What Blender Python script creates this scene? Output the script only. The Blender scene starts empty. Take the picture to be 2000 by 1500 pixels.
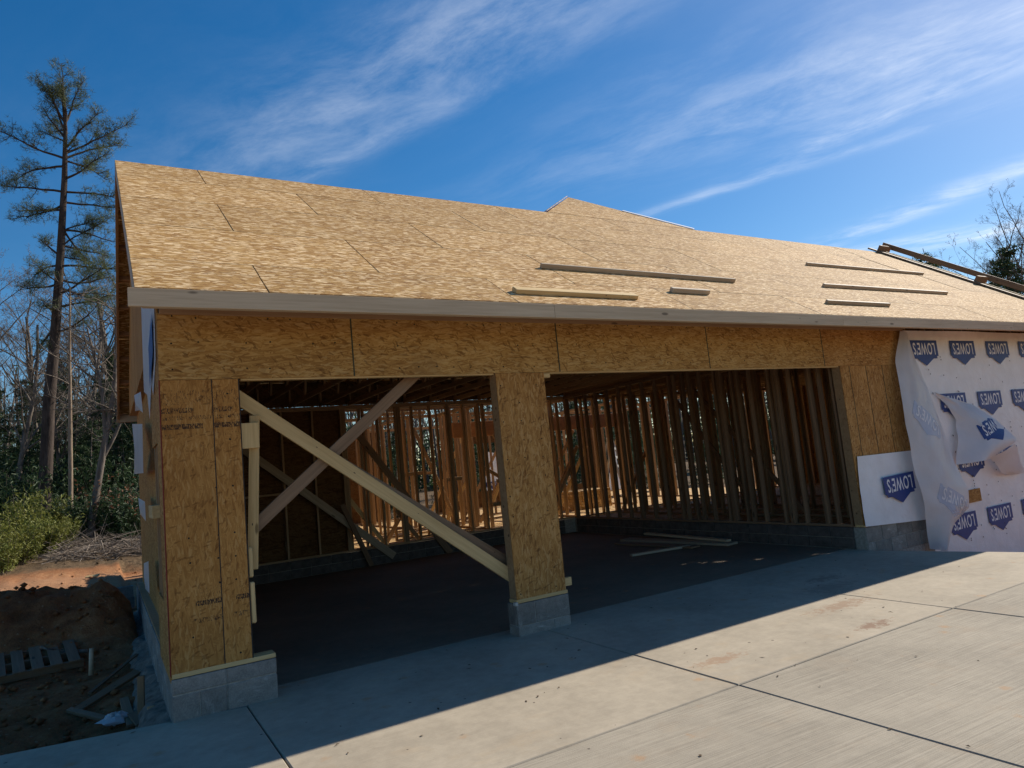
import bpy, math, random
import numpy as np
from mathutils import Matrix, Vector, noise as mnoise
random.seed(7); np.random.seed(7)
rad = math.radians
scn = bpy.context.scene
scn.cycles.max_bounces = 7; scn.cycles.diffuse_bounces = 4; scn.cycles.sample_clamp_indirect = 6.0
col = scn.collection

# ------------------------------------------------------------------ camera
CAM = Vector((-0.4214, -6.5353, 1.8144))
RGT = Vector((0.85971, -0.50155, -0.09670)); UPV = Vector((0.02620, -0.14576, 0.98897)); FWD = Vector((0.51011, 0.85276, 0.11217))
FPX = 1351.4
cd = bpy.data.cameras.new('camera'); cam = bpy.data.objects.new('camera', cd); col.objects.link(cam)
cd.sensor_width = 36; cd.lens = FPX / 2000 * 36; cd.clip_start = 0.05; cd.clip_end = 2000
cam.matrix_world = Matrix((( RGT.x, UPV.x, -FWD.x, CAM.x), (RGT.y, UPV.y, -FWD.y, CAM.y), (RGT.z, UPV.z, -FWD.z, CAM.z), (0, 0, 0, 1)))
scn.camera = cam
def ray(px, py): return FWD + RGT * ((px - 1000) / FPX) - UPV * ((py - 750) / FPX)
def at(px, py, axis, val):                      # photo pixel -> point on the plane axis=val
    d = ray(px, py); return CAM + d * ((val - CAM[axis]) / d[axis])

# ------------------------------------------------------------------ light
SUN = Vector((0.799, 0.125, 0.588)).normalized()
EL = math.asin(SUN.z); AZ = math.atan2(SUN.x, SUN.y)
scn.view_settings.view_transform = 'Standard'; scn.view_settings.look = 'None'
scn.view_settings.exposure = 0.36; scn.view_settings.gamma = 1.0; scn.view_settings.use_curve_mapping = False
w = bpy.data.worlds.new('World'); scn.world = w; w.use_nodes = True
def sky_nodes():
    nt = w.node_tree; N = nt.nodes; L = nt.links; N.clear()
    out = N.new('ShaderNodeOutputWorld'); bg = N.new('ShaderNodeBackground'); bg.inputs[1].default_value = 0.088
    sky = N.new('ShaderNodeTexSky'); sky.sky_type = 'NISHITA'; sky.sun_disc = False
    sky.sun_elevation = EL; sky.sun_rotation = AZ; sky.air_density = 1.0; sky.dust_density = 0.35; sky.ozone_density = 2.0; sky.altitude = 300
    hs = N.new('ShaderNodeHueSaturation'); hs.inputs['Saturation'].default_value = 1.42
    L.new(sky.outputs[0], hs.inputs['Color'])
    tc = N.new('ShaderNodeTexCoord'); sp = N.new('ShaderNodeSeparateXYZ'); L.new(tc.outputs['Generated'], sp.inputs[0])
    def m(op, a, b=None, c=None):
        n = N.new('ShaderNodeMath'); n.operation = op
        for i, x in enumerate((a, b, c)):
            if x is None: continue
            if isinstance(x, (int, float)): n.inputs[i].default_value = x
            else: L.new(x, n.inputs[i])
        return n.outputs[0]
    zz = m('MAXIMUM', sp.outputs[2], 0.06)
    cx = m('DIVIDE', sp.outputs[0], zz); cy = m('DIVIDE', sp.outputs[1], zz)      # the plane the cirrus lies in
    cb = N.new('ShaderNodeCombineXYZ'); L.new(cx, cb.inputs[0]); L.new(cy, cb.inputs[1])
    # streak direction from two points on the long streak
    a = ray(560, 270); b = ray(1030, 10); a = Vector((a.x / a.z, a.y / a.z)); b = Vector((b.x / b.z, b.y / b.z)); ang = math.atan2((b - a).y, (b - a).x)
    mp = N.new('ShaderNodeMapping'); mp.vector_type = 'TEXTURE'; mp.inputs['Rotation'].default_value = (0, 0, ang); L.new(cb.outputs[0], mp.inputs[0])
    wn = N.new('ShaderNodeTexNoise'); wn.inputs['Scale'].default_value = 0.9; wn.inputs['Detail'].default_value = 3; L.new(mp.outputs[0], wn.inputs[0])
    wa = N.new('ShaderNodeVectorMath'); wa.operation = 'MULTIPLY_ADD'; wa.inputs[1].default_value = (0.5, 0.5, 0); L.new(wn.outputs['Color'], wa.inputs[0]); L.new(mp.outputs[0], wa.inputs[2])
    sc_ = N.new('ShaderNodeMapping'); sc_.inputs['Scale'].default_value = (0.75, 1.6, 1); L.new(wa.outputs[0], sc_.inputs[0])
    n1 = N.new('ShaderNodeTexNoise'); n1.inputs['Scale'].default_value = 2.6; n1.inputs['Detail'].default_value = 9; n1.inputs['Roughness'].default_value = 0.68; L.new(sc_.outputs[0], n1.inputs[0])
    n2 = N.new('ShaderNodeTexNoise'); n2.inputs['Scale'].default_value = 0.42; n2.inputs['Detail'].default_value = 2; L.new(mp.outputs[0], n2.inputs[0])
    # banks of cirrus: soft ellipses in the cloud plane, (pixel of the centre, half length, half width)
    def blob(px, py, rx, ry, amp, extra=0.0):
        d = ray(px, py); c = Vector((d.x / d.z, d.y / d.z))
        mm = N.new('ShaderNodeMapping'); mm.vector_type = 'TEXTURE'; mm.inputs['Location'].default_value = (c.x, c.y, 0); mm.inputs['Rotation'].default_value = (0, 0, ang + extra); mm.inputs['Scale'].default_value = (rx, ry, 1)
        L.new(cb.outputs[0], mm.inputs[0])
        ln = N.new('ShaderNodeVectorMath'); ln.operation = 'LENGTH'; L.new(mm.outputs[0], ln.inputs[0])
        e = m('POWER', 2.718, m('MULTIPLY', m('MULTIPLY', ln.outputs['Value'], ln.outputs['Value']), -1.0))
        return m('MULTIPLY', e, amp)
    s = None
    for args in BLOBS:
        bb = blob(*args); s = bb if s is None else m('ADD', s, bb)
    base = m('MULTIPLY', m('SUBTRACT', n2.outputs[0], 0.52), 0.2)
    dens = m('ADD', s, m('MAXIMUM', base, 0.0))
    th = N.new('ShaderNodeMapRange'); th.interpolation_type = 'SMOOTHSTEP'; th.inputs[1].default_value = 0.30; th.inputs[2].default_value = 0.80; L.new(n1.outputs[0], th.inputs[0])
    alpha = m('MINIMUM', m('MULTIPLY', m('MULTIPLY', dens, 0.72), th.outputs[0]), 0.8)
    mx = N.new('ShaderNodeMix'); mx.data_type = 'RGBA'; L.new(alpha, mx.inputs[0]); L.new(hs.outputs[0], mx.inputs[6]); mx.inputs[7].default_value = (10.2, 10.6, 11.2, 1)
    L.new(mx.outputs[2], bg.inputs[0]); L.new(bg.outputs[0], out.inputs[0])
BLOBS = [(830, 100, 1.0, 0.2, 0.21), (600, 250, 0.7, 0.15, 0.14), (1010, 20, 0.5, 0.2, 0.18), (1600, 150, 1.1, 0.24, 0.24), (1500, 60, 0.6, 0.1, 0.12), (1720, 232, 0.55, 0.07, 0.62, -0.25), (1850, 385, 1.6, 0.13, 0.8, -0.5), (1880, 462, 1.2, 0.2, 1.0, 0.3), (1480, 350, 1.6, 0.05, 0.35), (1960, 70, 0.7, 0.3, 0.5), (640, 320, 0.9, 0.06, 0.25)]
sky_nodes()
sd = bpy.data.lights.new('sun', 'SUN'); sd.energy = 4.9; sd.angle = rad(0.55); sd.color = (1.0, 0.92, 0.80)
so = bpy.data.objects.new('sun', sd); col.objects.link(so); so.location = (30, 5, 25)
so.rotation_euler = (-SUN).to_track_quat('-Z', 'Y').to_euler()

# ------------------------------------------------------------------ material helpers
class NT:
    def __init__(s, name, rough=0.8, spec=0.3):
        s.m = bpy.data.materials.new(name); s.m.use_nodes = True; s.nt = s.m.node_tree; s.N = s.nt.nodes; s.L = s.nt.links
        s.b = s.N['Principled BSDF']; s.b.inputs['Roughness'].default_value = rough; s.b.inputs['Specular IOR Level'].default_value = spec
        s.tc = s.N.new('ShaderNodeTexCoord'); s.oi = s.N.new('ShaderNodeObjectInfo')
    def n(s, t, **kw):
        x = s.N.new('ShaderNode' + t)
        for k, v in kw.items(): setattr(x, k, v)
        return x
    def put(s, node, i, v):
        if v is None: return
        if hasattr(v, 'is_output') or isinstance(v, bpy.types.NodeSocket): s.L.new(v, node.inputs[i])
        else: node.inputs[i].default_value = v
    def math(s, op, a, b=None, c=None, clamp=False):
        x = s.n('Math', operation=op, use_clamp=clamp)
        for i, v in enumerate((a, b, c)): s.put(x, i, v)
        return x.outputs[0]
    def offs(s, k=31.0):                        # object coordinates moved by a random amount per object
        v = s.n('VectorMath', operation='ADD'); s.L.new(s.tc.outputs['Object'], v.inputs[0])
        c = s.n('CombineXYZ'); r = s.math('MULTIPLY', s.oi.outputs['Random'], k); s.L.new(r, c.inputs[0]); s.L.new(s.math('MULTIPLY', r, 1.7), c.inputs[1]); s.L.new(r, c.inputs[2])
        s.L.new(c.outputs[0], v.inputs[1]); return v.outputs[0]
    def map(s, v, scale=(1, 1, 1), rot=(0, 0, 0), loc=(0, 0, 0)):
        x = s.n('Mapping'); s.L.new(v, x.inputs[0]); x.inputs['Scale'].default_value = scale; x.inputs['Rotation'].default_value = rot; x.inputs['Location'].default_value = loc; return x.outputs[0]
    def noise(s, v, scale, detail=4, rough=0.55, dist=0.0):
        x = s.n('TexNoise'); s.L.new(v, x.inputs[0]); x.inputs['Scale'].default_value = scale; x.inputs['Detail'].default_value = detail; x.inputs['Roughness'].default_value = rough; x.inputs['Distortion'].default_value = dist; return x.outputs[0]
    def vor(s, v, scale=1.0, feat='F1', dims='3D', rnd=1.0):
        x = s.n('TexVoronoi', feature=feat, voronoi_dimensions=dims); s.L.new(v, x.inputs['Vector']); x.inputs['Scale'].default_value = scale; x.inputs['Randomness'].default_value = rnd; return x
    def ramp(s, f, stops, interp='LINEAR'):
        x = s.n('ValToRGB'); x.color_ramp.interpolation = interp; e = x.color_ramp.elements
        while len(e) < len(stops): e.new(0.5)
        for i, (p, c) in enumerate(stops): e[i].position = p; e[i].color = (*c, 1) if len(c) == 3 else c
        s.L.new(f, x.inputs[0]); return x.outputs[0]
    def mix(s, f, a, b, blend='MIX'):
        x = s.n('Mix', data_type='RGBA', blend_type=blend); s.put(x, 0, f)
        for i, v in ((6, a), (7, b)):
            if isinstance(v, tuple): x.inputs[i].default_value = (*v, 1) if len(v) == 3 else v
            else: s.L.new(v, x.inputs[i])
        return x.outputs[2]
    def rng(s, v, a, b, c=0.0, d=1.0, smooth=True):
        x = s.n('MapRange', interpolation_type='SMOOTHSTEP' if smooth else 'LINEAR'); s.put(x, 0, v)
        for i, k in enumerate((a, b, c, d)): x.inputs[i + 1].default_value = k
        return x.outputs[0]
    def color(s, c): s.L.new(c, s.b.inputs['Base Color'])
    def bump(s, h, dist=0.01, strength=0.5, nrm=None):
        x = s.n('Bump'); x.inputs['Distance'].default_value = dist; x.inputs['Strength'].default_value = strength; s.L.new(h, x.inputs['Height'])
        if nrm is not None: s.L.new(nrm, x.inputs['Normal'])
        s.L.new(x.outputs[0], s.b.inputs['Normal']); return x.outputs[0]

def osb(name, tint=(1, 1, 1), pale=0.5, dots=True, ink=None, along=1.0, flecks=0.80, contrast=1.0, fs=1.0, dk=0.35, edge=False):
    t = NT(name, 0.8, 0.12); v = t.offs()
    def layer(k, a, sx, sy):                    # one layer of long thin strands lying at angle a
        r = t.map(v, (1, 1, 1), (0, 0, a), (k * 3.13, k * 1.71, 0)); vo = t.vor(t.map(r, (sx * fs, sy * fs, 1)), 1.0, dims='2D'); se = t.n('SeparateColor'); t.L.new(vo.outputs['Color'], se.inputs[0]); return se.outputs
    tone = None
    for k, (a, sx, sy) in enumerate(((0.1, 9, 44), (-0.5, 10, 46), (0.85, 11, 40), (-1.25, 12, 46), (0.3, 8, 52), (-0.15, 7, 50))):
        o = layer(k, a * along, sx, sy)
        if tone is None: tone = o[0]
        else: pick = t.math('GREATER_THAN', o[1], 0.60); mx = t.n('Mix'); t.L.new(pick, mx.inputs[0]); t.L.new(tone, mx.inputs[2]); t.L.new(o[0], mx.inputs[3]); tone = mx.outputs[0]
    big = t.noise(v, 2.4, 4, 0.6); fine = t.noise(t.map(v, (18, 190, 1)), 1.0, 3, 0.7); f = t.math('MULTIPLY_ADD', t.math('SUBTRACT', tone, 0.5), 0.62 * contrast, 0.5)
    f = t.math('ADD', f, t.math('MULTIPLY', t.math('SUBTRACT', big, 0.5), 0.55)); f = t.math('ADD', f, t.math('MULTIPLY', t.math('SUBTRACT', fine, 0.5), 0.35))
    T = lambda c: tuple(x * y for x, y in zip(c, tint))
    c = t.ramp(f, [(0.05, T((0.17, 0.085, 0.032))), (0.28, T((0.30, 0.17, 0.068))), (0.55, T((0.43, 0.27, 0.115))), (0.85, T((0.55, 0.38, 0.185)))])
    for k, (a, sx, sy) in enumerate(((0.12, 8, 40), (-0.3, 9, 34), (0.55, 11, 40), (1.3, 12, 42))):
        o = layer(9 + k, a * along, sx, sy); c = t.mix(t.math('MULTIPLY', t.math('GREATER_THAN', o[0], flecks + 0.04 * k), 0.35 + 0.5 * pale), c, T((0.50 + 0.26 * pale, 0.36 + 0.24 * pale, 0.18 + 0.22 * pale)))
        if k != 1: c = t.mix(t.math('MULTIPLY', t.math('LESS_THAN', o[1], 0.03), dk), c, T((0.13, 0.06, 0.025)))
    hv = t.n('HueSaturation'); t.L.new(c, hv.inputs['Color']); t.L.new(t.rng(t.oi.outputs['Random'], 0, 1, 0.92, 1.08, False), hv.inputs['Value']); c = hv.outputs[0]
    st = t.rng(t.noise(t.offs(17), 1.3, 5, 0.7), 0.58, 0.76); c = t.mix(t.math('MULTIPLY', st, 0.4), c, T((0.20, 0.13, 0.075)))
    sp = t.n('SeparateXYZ'); t.L.new(t.tc.outputs['Object'], sp.inputs[0])
    if edge:                                    # green sealed sheet edges
        ge = t.n('SeparateXYZ'); t.L.new(t.tc.outputs['Generated'], ge.inputs[0]); nb_ = t.noise(v, 2.6, 2)
        ex = t.math('GREATER_THAN', t.math('ABSOLUTE', t.math('SUBTRACT', ge.outputs[0], 0.5)), 0.4972); ey = t.math('GREATER_THAN', t.math('ABSOLUTE', t.math('SUBTRACT', ge.outputs[1], 0.5)), 0.4925)
        c = t.mix(t.math('MULTIPLY', t.math('MAXIMUM', ex, t.math('MULTIPLY', ey, 0.8)), t.rng(nb_, 0.40, 0.60, 0.05, 0.6)), c, (0.055, 0.065, 0.045))
    if dots:                                    # nail heads along the framing
        jit = t.math('MULTIPLY', t.noise(t.map(t.tc.outputs['Object'], (3, 3, 1)), 1.0, 1), 0.3)
        nx = t.math('SUBTRACT', t.math('FRACT', t.math('ADD', t.math('DIVIDE', sp.outputs[0], 0.203), jit)), 0.5); ny = t.math('SUBTRACT', t.math('FRACT', t.math('ADD', t.math('DIVIDE', t.math('ADD', sp.outputs[1], t.math('MULTIPLY', t.oi.outputs['Random'], 0.1)), 0.23), jit)), 0.5)
        d = t.math('SQRT', t.math('ADD', t.math('POWER', t.math('MULTIPLY', nx, 0.203), 2.0), t.math('POWER', t.math('MULTIPLY', ny, 0.23), 2.0)))
        c = t.mix(t.math('MULTIPLY', t.math('LESS_THAN', d, 0.008), t.math('GREATER_THAN', t.noise(v, 3.0, 1), 0.48)), c, (0.03, 0.025, 0.02))
    if ink:                                     # smudged mill stamps
        nz = t.noise(t.map(t.tc.outputs['Object'], (38, 110, 1)), 1.0, 4, 0.75); tot = None
        for (x0, x1, y0, y1, thr) in ink:
            q = t.math('MULTIPLY', t.math('GREATER_THAN', sp.outputs[0], x0), t.math('LESS_THAN', sp.outputs[0], x1))
            q = t.math('MULTIPLY', q, t.math('MULTIPLY', t.math('GREATER_THAN', sp.outputs[1], y0), t.math('LESS_THAN', sp.outputs[1], y1)))
            q = t.math('MULTIPLY', q, t.rng(nz, thr, thr + 0.05)); tot = q if tot is None else t.math('ADD', tot, q)
        c = t.mix(t.math('MULTIPLY', tot, 0.85, clamp=True), c, (0.012, 0.013, 0.02))
    t.color(c); t.bump(t.math('ADD', f, t.math('MULTIPLY', tone, 0.4)), 0.004, 0.3); return t.m

def wood(name, c0, c1, knots=True, rough=0.7, vary=0.2):
    t = NT(name, rough, 0.25); v = t.offs()
    g = t.noise(t.map(v, (1.1, 26, 26)), 1.0, 5, 0.6, 0.6); g2 = t.noise(t.map(v, (4, 120, 120)), 1.0, 2); bl = t.noise(t.map(v, (0.9, 4, 4)), 1.0, 3)
    f = t.math('ADD', t.math('MULTIPLY', g, 0.7), t.math('ADD', t.math('MULTIPLY', g2, 0.25), t.math('MULTIPLY', bl, 0.25)))
    c = t.ramp(f, [(0.32, c0), (0.72, c1)])
    if knots:
        k = t.vor(t.map(v, (2.2, 7, 7)), 1.0); d = k.outputs['Distance']; se = t.n('SeparateColor'); t.L.new(k.outputs['Color'], se.inputs[0])
        on = t.math('GREATER_THAN', se.outputs[0], 0.42); kk = t.math('MULTIPLY', t.rng(d, 0.09, 0.15, 1.0, 0.0), on); c = t.mix(t.math('MULTIPLY', kk, 0.75), c, tuple(x * 0.28 for x in c0))
        nl = t.vor(t.map(v, (6, 16, 16)), 1.0); se2 = t.n('SeparateColor'); t.L.new(nl.outputs['Color'], se2.inputs[0])
        c = t.mix(t.math('MULTIPLY', t.math('LESS_THAN', nl.outputs['Distance'], 0.07), t.math('GREATER_THAN', se2.outputs[1], 0.6)), c, (0.04, 0.03, 0.025))
    hv = t.n('HueSaturation'); t.L.new(c, hv.inputs['Color']); t.L.new(t.rng(t.oi.outputs['Random'], 0, 1, 1 - vary, 1 + vary, False), hv.inputs['Value'])
    t.color(hv.outputs[0]); t.bump(f, 0.002, 0.3); return t.m

def plain(name, c, rough=0.8, var=0.25, scale=6, spec=0.3, bump=0.0):
    t = NT(name, rough, spec); v = t.offs(); f = t.noise(v, scale, 6, 0.65)
    lo = tuple(x * (1 - var) for x in c); hi = tuple(min(1, x * (1 + var)) for x in c)
    t.color(t.ramp(f, [(0.3, lo), (0.7, hi)]))
    if bump: t.bump(f, bump, 0.6)
    return t.m

M = {}
M['roof'] = osb('osb_roof_sheathing', (1.04, 0.95, 0.80), 1.1, dots=False, along=0.6, flecks=0.88, contrast=0.9, fs=1.9, edge=True, dk=0.45)
M['osb_yellow'] = osb('osb_header', (1.02, 0.90, 0.66), 0.25, along=0.8, flecks=0.89, contrast=0.75, fs=1.6, dk=0.55)
M['osb_brown'] = osb('osb_brown', (0.98, 0.80, 0.58), 0.25, flecks=0.9, contrast=0.65, fs=1.6, dk=0.5)
STAMP = [(a, b, c, d, e - 0.015) for a, b, c, d, e in [(1.00, 1.13, -0.5, 0.5, 0.56), (0.93, 0.975, -0.05, 0.5, 0.50), (0.87, 0.905, -0.5, 0.5, 0.53), (0.79, 0.835, -0.12, 0.5, 0.47), (0.72, 0.75, -0.1, 0.3, 0.58), (-0.72, -0.55, -0.5, -0.02, 0.58), (-0.70, -0.66, -0.5, 0.0, 0.47), (-0.84, -0.80, -0.5, 0.03, 0.53)]]
M['osb_pier'] = osb('osb_stamped', (0.98, 0.76, 0.50), 0.2, flecks=0.92, contrast=0.5, fs=1.8, dk=0.45, ink=STAMP)
M['osb_dark'] = osb('osb_shade_darkened', (0.32, 0.25, 0.2), 0.1, dots=False)  # darkened copy of the sheathing, interior shade put into its colour
M['osb_floor'] = osb('osb_floor', (1.1, 1.05, 0.95), 0.6, dots=False)
M['stud'] = wood('stud_lumber', (0.23, 0.14, 0.07), (0.42, 0.275, 0.15))
M['grey_stud'] = wood('dark_stud_lumber', (0.14, 0.082, 0.046), (0.26, 0.165, 0.098))  # darker tone of the stud lumber
M['pale'] = wood('pale_pine', (0.42, 0.265, 0.105), (0.66, 0.47, 0.225), vary=0.08)
M['fascia'] = wood('fascia_pine', (0.40, 0.29, 0.18), (0.60, 0.465, 0.31), vary=0.08)
M['grey_board'] = wood('grey_board', (0.33, 0.25, 0.17), (0.50, 0.40, 0.28))
M['brown_board'] = wood('brown_rafter', (0.28, 0.15, 0.08), (0.44, 0.27, 0.15))
M['red_lvl'] = wood('laminated_beam', (0.40, 0.17, 0.07), (0.55, 0.28, 0.12), knots=False)
M['edge_red'] = plain('red_edge_paint', (0.20, 0.022, 0.018), 0.7)
M['seal'] = plain('green_edge_seal', (0.05, 0.055, 0.035), 0.8)
M['metal'] = plain('ladder_metal', (0.45, 0.45, 0.42), 0.4, 0.1)

def concrete(name, base, warm, broom, stains=0.5):
    t = NT(name, 0.86, 0.25); g = t.n('NewGeometry'); v = g.outputs['Position']
    a = t.noise(v, 0.9, 6, 0.6); b = t.noise(v, 9, 5, 0.7); br = t.noise(t.map(t.map(v, rot=(0, 0, rad(3))), (1.3, 95, 1)), 1.0, 3, 0.6); fl = t.noise(v, 160, 2)
    f = t.math('ADD', t.math('MULTIPLY', a, 0.5), t.math('ADD', t.math('MULTIPLY', b, 0.3), t.math('MULTIPLY', br, broom)))
    f = t.math('ADD', f, t.math('MULTIPLY', fl, 0.12))
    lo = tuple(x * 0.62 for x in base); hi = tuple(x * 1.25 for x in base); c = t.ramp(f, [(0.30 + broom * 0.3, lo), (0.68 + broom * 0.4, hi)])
    wm = t.rng(t.noise(t.map(v, (1, 1.6, 1)), 1.7, 6, 0.7), 0.52, 0.72); c = t.mix(t.math('MULTIPLY', wm, 0.35 * stains), c, warm)
    cl = t.rng(t.noise(t.map(v, (1, 1, 1), loc=(4, 7, 0)), 2.6, 7, 0.75), 0.655, 0.70); c = t.mix(t.math('MULTIPLY', cl, 0.4 * stains), c, (0.30, 0.13, 0.06))
    # two trodden patches of clay and a damp spot
    for (x, y, rx, ry, colr, amt) in ((6.2, -1.75, 0.5, 0.14, (0.26, 0.15, 0.085), 0.6), (5.68, -2.42, 0.26, 0.10, (0.20, 0.10, 0.055), 0.7), (7.3, -0.75, 0.32, 0.14, (0.13, 0.11, 0.09), 0.5), (6.9, -1.1, 0.5, 0.2, (0.14, 0.12, 0.1), 0.35), (4.0, -2.1, 0.3, 0.1, (0.3, 0.15, 0.07), 0.5)):
        dv = t.n('VectorMath', operation='SUBTRACT'); t.L.new(v, dv.inputs[0]); dv.inputs[1].default_value = (x, y, 0)
        dm = t.map(dv.outputs[0], (1 / rx, 1 / ry, 0)); ln = t.n('VectorMath', operation='LENGTH'); t.L.new(dm, ln.inputs[0])
        k = t.rng(t.math('ADD', ln.outputs['Value'], t.math('MULTIPLY', t.math('SUBTRACT', t.noise(v, 11, 6, 0.8), 0.5), 5.5)), 0.3, 1.1, 1.0, 0.0)
        c = t.mix(t.math('MULTIPLY', k, amt), c, colr)
    os_ = t.vor(v, 3.1); so_ = t.n('SeparateColor'); t.L.new(os_.outputs['Color'], so_.inputs[0]); dd_ = t.math('ADD', os_.outputs['Distance'], t.math('MULTIPLY', t.math('SUBTRACT', t.noise(v, 30, 4, 0.7), 0.5), 0.35)); c = t.mix(t.math('MULTIPLY', t.rng(dd_, 0.02, 0.2, 1.0, 0.0), t.math('MULTIPLY', t.math('GREATER_THAN', so_.outputs[1], 0.45), 0.55 * stains)), c, (0.42, 0.23, 0.10))
    sk_ = t.vor(v, 5.5); se_ = t.n('SeparateColor'); t.L.new(sk_.outputs['Color'], se_.inputs[0]); c = t.mix(t.math('MULTIPLY', t.math('LESS_THAN', sk_.outputs['Distance'], t.math('MULTIPLY', se_.outputs[0], 0.07)), 0.8), c, (0.07, 0.05, 0.04))
    t.color(c); t.bump(t.math('ADD', t.math('MULTIPLY', br, 0.8), t.math('MULTIPLY', fl, 0.5)), 0.004, 0.25 + broom); return t.m
M['apron'] = concrete('smooth_apron_concrete', (0.41, 0.35, 0.265), (0.43, 0.32, 0.20), 0.12, 1.0)
M['drive'] = concrete('broomed_concrete', (0.31, 0.27, 0.21), (0.35, 0.26, 0.175), 0.8, 1.0)
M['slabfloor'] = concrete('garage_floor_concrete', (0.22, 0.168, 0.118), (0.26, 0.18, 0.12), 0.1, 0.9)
M['joint'] = plain('joint_filler', (0.035, 0.03, 0.027), 0.9)
def block_mat():
    t = NT('concrete_block', 0.92, 0.2); v = t.offs(); a = t.noise(v, 7, 6, 0.7); b = t.noise(v, 90, 3, 0.6)
    c = t.ramp(t.math('ADD', t.math('MULTIPLY', a, 0.6), t.math('MULTIPLY', b, 0.4)), [(0.33, (0.15, 0.135, 0.12)), (0.7, (0.34, 0.31, 0.27))])
    sm = t.rng(t.noise(t.map(v, (2.5, 9, 9)), 1.0, 6, 0.75), 0.55, 0.66); c = t.mix(t.math('MULTIPLY', sm, 0.6), c, (0.44, 0.42, 0.38))
    hv = t.n('HueSaturation'); t.L.new(c, hv.inputs['Color']); t.L.new(t.rng(t.oi.outputs['Random'], 0, 1, 0.8, 1.2, False), hv.inputs['Value'])
    t.color(hv.outputs[0]); t.bump(t.math('ADD', a, b), 0.006, 0.6); return t.m
M['block'] = block_mat()
M['mortar'] = plain('mortar', (0.34, 0.31, 0.265), 0.95, 0.3, 25, bump=0.008)
M['dark_block'] = plain('shade_darkened_block', (0.105, 0.09, 0.08), 0.95, 0.4, 9, bump=0.006)  # stem wall block with the garage's deep shade put into its colour
M['rubble'] = plain('dirty_mortar', (0.20, 0.155, 0.12), 0.95, 0.5, 14, bump=0.02)
def wrap_mat(name, trans):
    t = NT(name, 0.42, 0.4); v = t.offs(5); a = t.noise(v, 3.0, 4); b = t.noise(t.map(v, (160, 160, 160)), 1.0, 1)
    t.color(t.ramp(a, [(0.3, (0.70, 0.69, 0.70)), (0.7, (0.80, 0.80, 0.82))])); t.bump(t.math('ADD', t.math('MULTIPLY', t.noise(v, 5, 4, 0.6, 1.0), 1.0), t.math('MULTIPLY', b, 0.05)), 0.02, 0.55)
    if trans:
        tr = t.n('BsdfTranslucent'); tr.inputs[0].default_value = (0.8, 0.8, 0.82, 1); mx = t.n('MixShader'); mx.inputs[0].default_value = trans
        o = t.N['Material Output']; t.L.new(t.b.outputs[0], mx.inputs[1]); t.L.new(tr.outputs[0], mx.inputs[2]); t.L.new(mx.outputs[0], o.inputs[0])
    return t.m
M['wrap'] = wrap_mat('white_house_wrap', 0.0); M['wrap_loose'] = wrap_mat('loose_house_wrap', 0.35)
M['blue'] = plain('blue_wrap_print', (0.012, 0.045, 0.21), 0.5, 0.12); M['print_white'] = plain('white_wrap_print', (0.72, 0.72, 0.74), 0.5, 0.05)
M['faint'] = plain('show_through_print', (0.42, 0.46, 0.56), 0.5, 0.05)
def clay_mat():
    t = NT('red_clay_ground', 0.95, 0.15); g = t.n('NewGeometry'); v = g.outputs['Position']; sp = t.n('SeparateXYZ'); t.L.new(v, sp.inputs[0])
    a = t.noise(v, 0.8, 7, 0.7); b = t.noise(v, 7, 7, 0.75); f = t.math('ADD', t.math('MULTIPLY', a, 0.5), t.math('MULTIPLY', b, 0.5))
    c = t.ramp(f, [(0.32, (0.13, 0.05, 0.023)), (0.5, (0.34, 0.145, 0.06)), (0.68, (0.50, 0.28, 0.14))])
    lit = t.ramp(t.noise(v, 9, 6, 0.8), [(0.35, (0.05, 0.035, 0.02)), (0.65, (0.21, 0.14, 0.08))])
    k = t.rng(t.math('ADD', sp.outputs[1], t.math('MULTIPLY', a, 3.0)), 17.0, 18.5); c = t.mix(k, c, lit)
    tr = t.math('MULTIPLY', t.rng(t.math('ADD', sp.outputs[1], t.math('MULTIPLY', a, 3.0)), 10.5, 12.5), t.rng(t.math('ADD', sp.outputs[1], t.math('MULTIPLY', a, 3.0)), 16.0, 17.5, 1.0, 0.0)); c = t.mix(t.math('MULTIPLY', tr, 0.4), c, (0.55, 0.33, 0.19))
    st = t.vor(v, 9.0); c = t.mix(t.math('MULTIPLY', t.math('LESS_THAN', st.outputs['Distance'], 0.13), 0.5), c, (0.42, 0.30, 0.2))
    t.color(c); t.bump(t.math('ADD', b, t.noise(v, 40, 4, 0.7)), 0.05, 0.8); return t.m
M['clay'] = clay_mat()
def bark_mat(name, a, b):
    t = NT(name, 0.95, 0.1); v = t.offs(); f = t.noise(t.map(v, (9, 9, 1.6)), 1.0, 6, 0.7); t.color(t.ramp(f, [(0.3, a), (0.7, b)])); t.bump(f, 0.03, 0.8); return t.m
M['bark_pine'] = bark_mat('pine_bark', (0.028, 0.021, 0.018), (0.11, 0.085, 0.07)); M['bark_grey'] = bark_mat('grey_bark', (0.07, 0.058, 0.048), (0.24, 0.20, 0.165)); M['bark_tan'] = bark_mat('tan_bark', (0.16, 0.11, 0.075), (0.42, 0.33, 0.24))
def leaf_mat(name, a, b, tr=0.25):
    t = NT(name, 0.6, 0.3); g = t.n('NewGeometry'); c = t.ramp(t.noise(g.outputs['Position'], 1.6, 4, 0.7), [(0.3, a), (0.7, b)])
    t.color(c); x = t.n('BsdfTranslucent'); t.L.new(c, x.inputs[0]); mx = t.n('MixShader'); mx.inputs[0].default_value = tr; o = t.N['Material Output']; t.L.new(t.b.outputs[0], mx.inputs[1]); t.L.new(x.outputs[0], mx.inputs[2]); t.L.new(mx.outputs[0], o.inputs[0]); return t.m
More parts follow.
